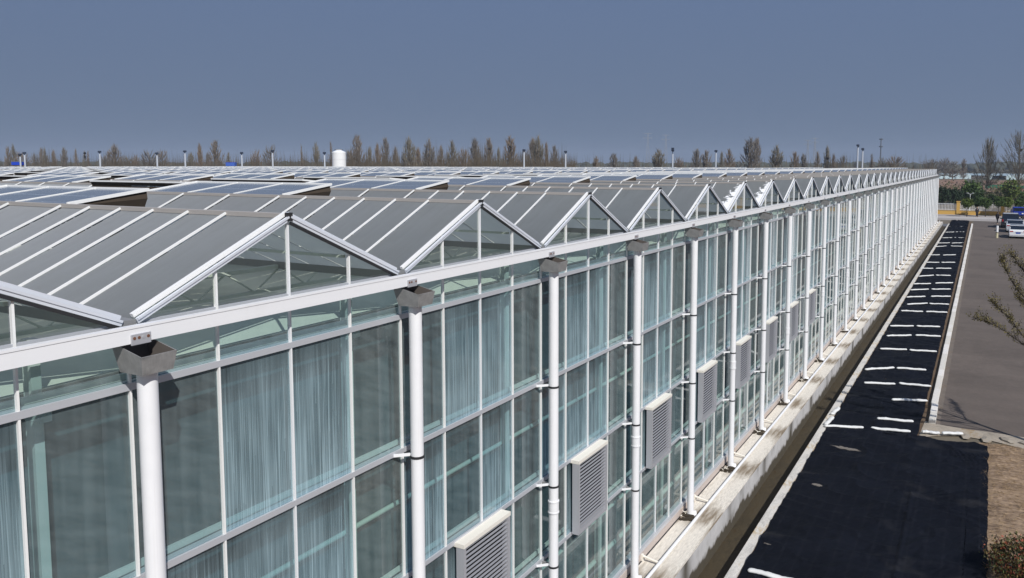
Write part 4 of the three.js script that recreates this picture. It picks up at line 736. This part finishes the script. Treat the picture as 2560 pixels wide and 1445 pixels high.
// ---------------------------------------------------------------- posts, tank and boxes over the roof, masts
{
  const P = [[50, 384, 0], [61, 380, 0], [249, 377, 0], [392, 381, 0], [462, 376, 0], [604, 380, 0], [681, 375, 0], [811, 380, 0], [1310, 373, 0], [1414, 377, 0], [1682, 369, 1], [1790, 375, 0], [2145, 361, 0], [2157, 370, 0]];
  const dark = std(.03, .04, .065, .5), pst = std(.50, .53, .58, .5), post = new THREE.CylinderGeometry(.5, .5, 1, 10).translate(0, .5, 0);
  P.forEach(([x, top, near], i) => {
    const D = near ? 62 : x > 2000 ? 118 : 128, p = atDepth(x, top, D), base = 7.0, o = thing('roof_post', `slim white post with dark head above the far roof, ${ordinal(i)} from the left`, 'post', V(p.x, base, p.z), 0, 'slim white posts above the far roof'), h = p.y - base, w = 5.0 * D / FOCAL;
    mesh('pole', post.clone().scale(w * .8, h - .5, w * .8), pst, o); mesh('neck', post.clone().scale(w * .35, .3, w * .35), dark, o, V(0, h - .55, 0));
    mesh('camera_head', [new RoundedBoxGeometry(w * 1.3, .30, w * 1.1, 2, .05).translate(0, h - .15, 0), new THREE.CylinderGeometry(w * .35, w * .45, .3, 10).rotateX(1.2).translate(w * .3, h - .2, w * .6)], dark, o);
  });
  const D = 200, c = atDepth(848, 418, D), topY = atDepth(848, 375, D).y, r = 17 * D / FOCAL, t = thing('water_tank', 'large white cylindrical tank with shallow cone top behind the roof', 'tank', V(c.x, 0, c.z));
  mesh('tank_shell', new THREE.LatheGeometry([[0, 0], [r * 1.0, 0], [r, .1], [r, topY - .75], [r * 1.03, topY - .72], [r * 1.03, topY - .60], [r * .45, topY - .12], [r * .42, topY]].map(([a, b]) => new THREE.Vector2(a, b)), 40), std(.86, .86, .86, .4), t);
  mesh('tank_lid', new THREE.CylinderGeometry(r * .42, r * .42, .12, 24).translate(0, topY + .0, 0), std(.86, .86, .86, .4), t);
  mesh('railing', new THREE.TorusGeometry(r * .62, .05, 6, 30).rotateX(Math.PI / 2).translate(0, topY + .12, 0), dark, t);
  mesh('hoop', [.3, .6].map((f) => new THREE.TorusGeometry(r + .01, .03, 6, 40).rotateX(Math.PI / 2).translate(0, topY * (.5 + f * .5), 0)), std(.7, .7, .7, .5), t);
  const blue = [std(.015, .06, .52, .5), std(.05, .12, .45, .5)];
  [[45, 409, 24, 8, 'left'], [578, 411, 22, 9, 'right']].forEach(([x, y, w, h, s], i) => {
    const d = 136, p = atDepth(x, y, d), o = thing('blue_box', `small bright blue box above the far roof, ${s} one`, 'box', V(p.x, p.y - h / 2 * d / FOCAL, p.z), .55), W = w * d / FOCAL, H = h * d / FOCAL;
    mesh('box', new RoundedBoxGeometry(W, H, 1.0, 2, .05).translate(0, H / 2, 0), blue[i], o); mesh('lid', new RoundedBoxGeometry(W * 1.02, H * .12, 1.04, 1, .02).translate(0, H, 0), blue[1 - i], o);
    mesh('legs', [-1, 1].map((q) => box(q * W * .4 - .05, q * W * .4 + .05, -.9, 0, -.05, .05)), pst, o);
  });
  const steel = std(.22, .24, .27, .6);
  const lattice = (H, b, arms) => { const g = []; for (const s of [-1, 1]) for (const u of [-1, 1]) g.push(bar(V(s * b, 0, u * b), V(s * b * .12, H, u * b * .12), .55)); const n = 9; for (let i = 0; i < n; i++) { const k = (t) => b * (1 - .88 * t), t0 = i / n, t1 = (i + 1) / n; for (const u of [-1, 1]) { g.push(bar(V(-k(t0), t0 * H, u * k(t0)), V(k(t1), t1 * H, u * k(t1)), .32), bar(V(k(t0), t0 * H, u * k(t0)), V(-k(t1), t1 * H, u * k(t1)), .32)); } } for (const [y, w] of arms) g.push(bar(V(-w, y * H, 0), V(w, y * H, 0), .9)); return g; };
  [[1620, 332, 1500, 'faint lattice pylon, left of the pair above the middle tree line'], [1665, 336, 1560, 'faint lattice pylon, right of the pair above the middle tree line'], [2020, 350, 1700, 'faint lattice pylon, left of the pair right of the middle'], [2038, 344, 1650, 'faint lattice pylon, right of the pair right of the middle']].forEach(([x, y, d, label]) => { const p = atDepth(x, y, d); mesh('tower_frame', lattice(p.y, 4, [[.98, 7], [.86, 9]]), steel, thing('pylon', label, 'pylon', V(p.x, 0, p.z), .4)); });
  const q = atDepth(2203, 346, 650), m = thing('radio_mast', 'thin dark mast with two small platforms above the right tree line', 'mast', V(q.x, 0, q.z));
  mesh('mast_pole', [rod(V(0, 0, 0), V(0, q.y, 0), .8, .35, 8)], std(.10, .11, .13, .6), m);
  for (const f of [.97, .70]) mesh('platform', new THREE.CylinderGeometry(1.7, 1.5, .8, 12).translate(0, 8 + (q.y - 8) * f, 0), std(.12, .13, .15, .6), m);
}
// ---------------------------------------------------------------- tree and shrub in the right foreground
{
  const fwd = V(0, 0, -1).applyEuler(camera.rotation), b = onGround(2700, 1150), D = b.clone().sub(camera.position).dot(fwd), R = rng(404);
  const o = thing('budding_tree', 'thin tree with sparse olive buds reaching in from the right edge', 'tree', b), to = (x, y, dd = 0) => atDepth(x, y, D + dd).sub(b);
  const limbs = [[[2704, 1000, 0], [2640, 905, .2], [2560, 862, .4], [2510, 826, .5], [2470, 806, .6], [2432, 795, .7]], [[2706, 960, 0], [2620, 880, -.3], [2556, 838, -.4], [2528, 800, -.5], [2502, 776, -.6], [2482, 756, -.6]], [[2708, 900, 0], [2610, 780, .3], [2556, 738, .5], [2530, 704, .6], [2512, 668, .6], [2504, 650, .6]], [[2710, 840, 0], [2640, 745, -.4], [2578, 700, -.6], [2548, 662, -.7], [2526, 634, -.8]],
    [[2706, 930, 0], [2650, 840, .8], [2600, 800, 1], [2570, 770, 1.1], [2540, 740, 1.2]], [[2712, 800, 0], [2690, 690, 0], [2650, 600, .2], [2620, 560, .2]], [[2712, 860, 0], [2790, 760, 0], [2850, 680, 0]], [[2710, 900, 0], [2740, 800, -1], [2700, 700, -1.6]]];
  const trunk = [rod(V(0, 0, 0), to(2706, 960), .10, .07, 10), rod(to(2706, 960), to(2712, 780), .07, .03, 8)], wood = [], spots = [];
  const addLimb = (pts, r) => { const c = new THREE.CatmullRomCurve3(pts), n = 10; for (let i = 0; i < n; i++) wood.push(rod(c.getPoint(i / n), c.getPoint((i + 1) / n), r * (1 - i / n * .85), r * (1 - (i + 1) / n * .85), 6)); return c; };
  for (const L of limbs) {
    const c = addLimb(L.map((p) => to(...p)), .023);
    for (let i = 0; i < 40; i++) { const t = .18 + R() * .82, s = c.getPoint(t), tan = c.getTangent(t), d = tan.clone().add(V((R() - .5) * 1.5, (R() - .25) * 1.2, (R() - .5) * 1.5)).normalize(), len = (.18 + R() * .42) * (1.1 - t * .5); const e = s.clone().addScaledVector(d, len).add(V(0, len * .15, 0)); addLimb([s, s.clone().lerp(e, .5).add(V(0, -.02, 0)), e], .007); for (let k = 0; k < 13; k++) spots.push(s.clone().lerp(e, .1 + R() * .95)); }
    for (let i = 0; i < 40; i++) spots.push(c.getPoint(.25 + R() * .75));
  }
  mesh('trunk', trunk, barkDark, o); mesh('branches', wood, barkDark, o);
  const idx = () => spots[Math.floor(R() * spots.length)];
  for (const [i, s] of [[0, 410], [1, 411]]) mesh('leaves', foliage(5000, () => idx().clone().add(V((R() - .5) * .13, (R() - .5) * .13, (R() - .5) * .13)), .044, s), [std(.15, .125, .04, .75), std(.10, .082, .035, .75)][i], o);
  const c = onGround(2540, 1440), sh = thing('shrub', 'low shrub with green and reddish leaves in the bottom right corner', 'shrub', c), cols = [std(.075, .088, .022, .7), std(.13, .085, .025, .7), std(.24, .06, .028, .7), std(.045, .045, .016, .7)];
  cols.forEach((m, i) => mesh('leaves', foliage([1700, 1600, 1300, 1500][i], (r) => { const v = lumpy(r, 31 + i * .2); return v.multiply(V(.95, .62, .8)).add(V(.15, .42, .25)); }, .055, 700 + i), m, sh));
  const st = []; for (let i = 0; i < 30; i++) { const a = R() * 6.28, r = .25 + R() * .5; st.push(rod(V(.1 + (R() - .5) * .2, 0, .2 + (R() - .5) * .2), V(.15 + Math.cos(a) * r, .4 + R() * .5, .25 + Math.sin(a) * r), .012, .004, 4)); } mesh('stems', st, barkDark, sh);
}
renderer.render(scene, camera);
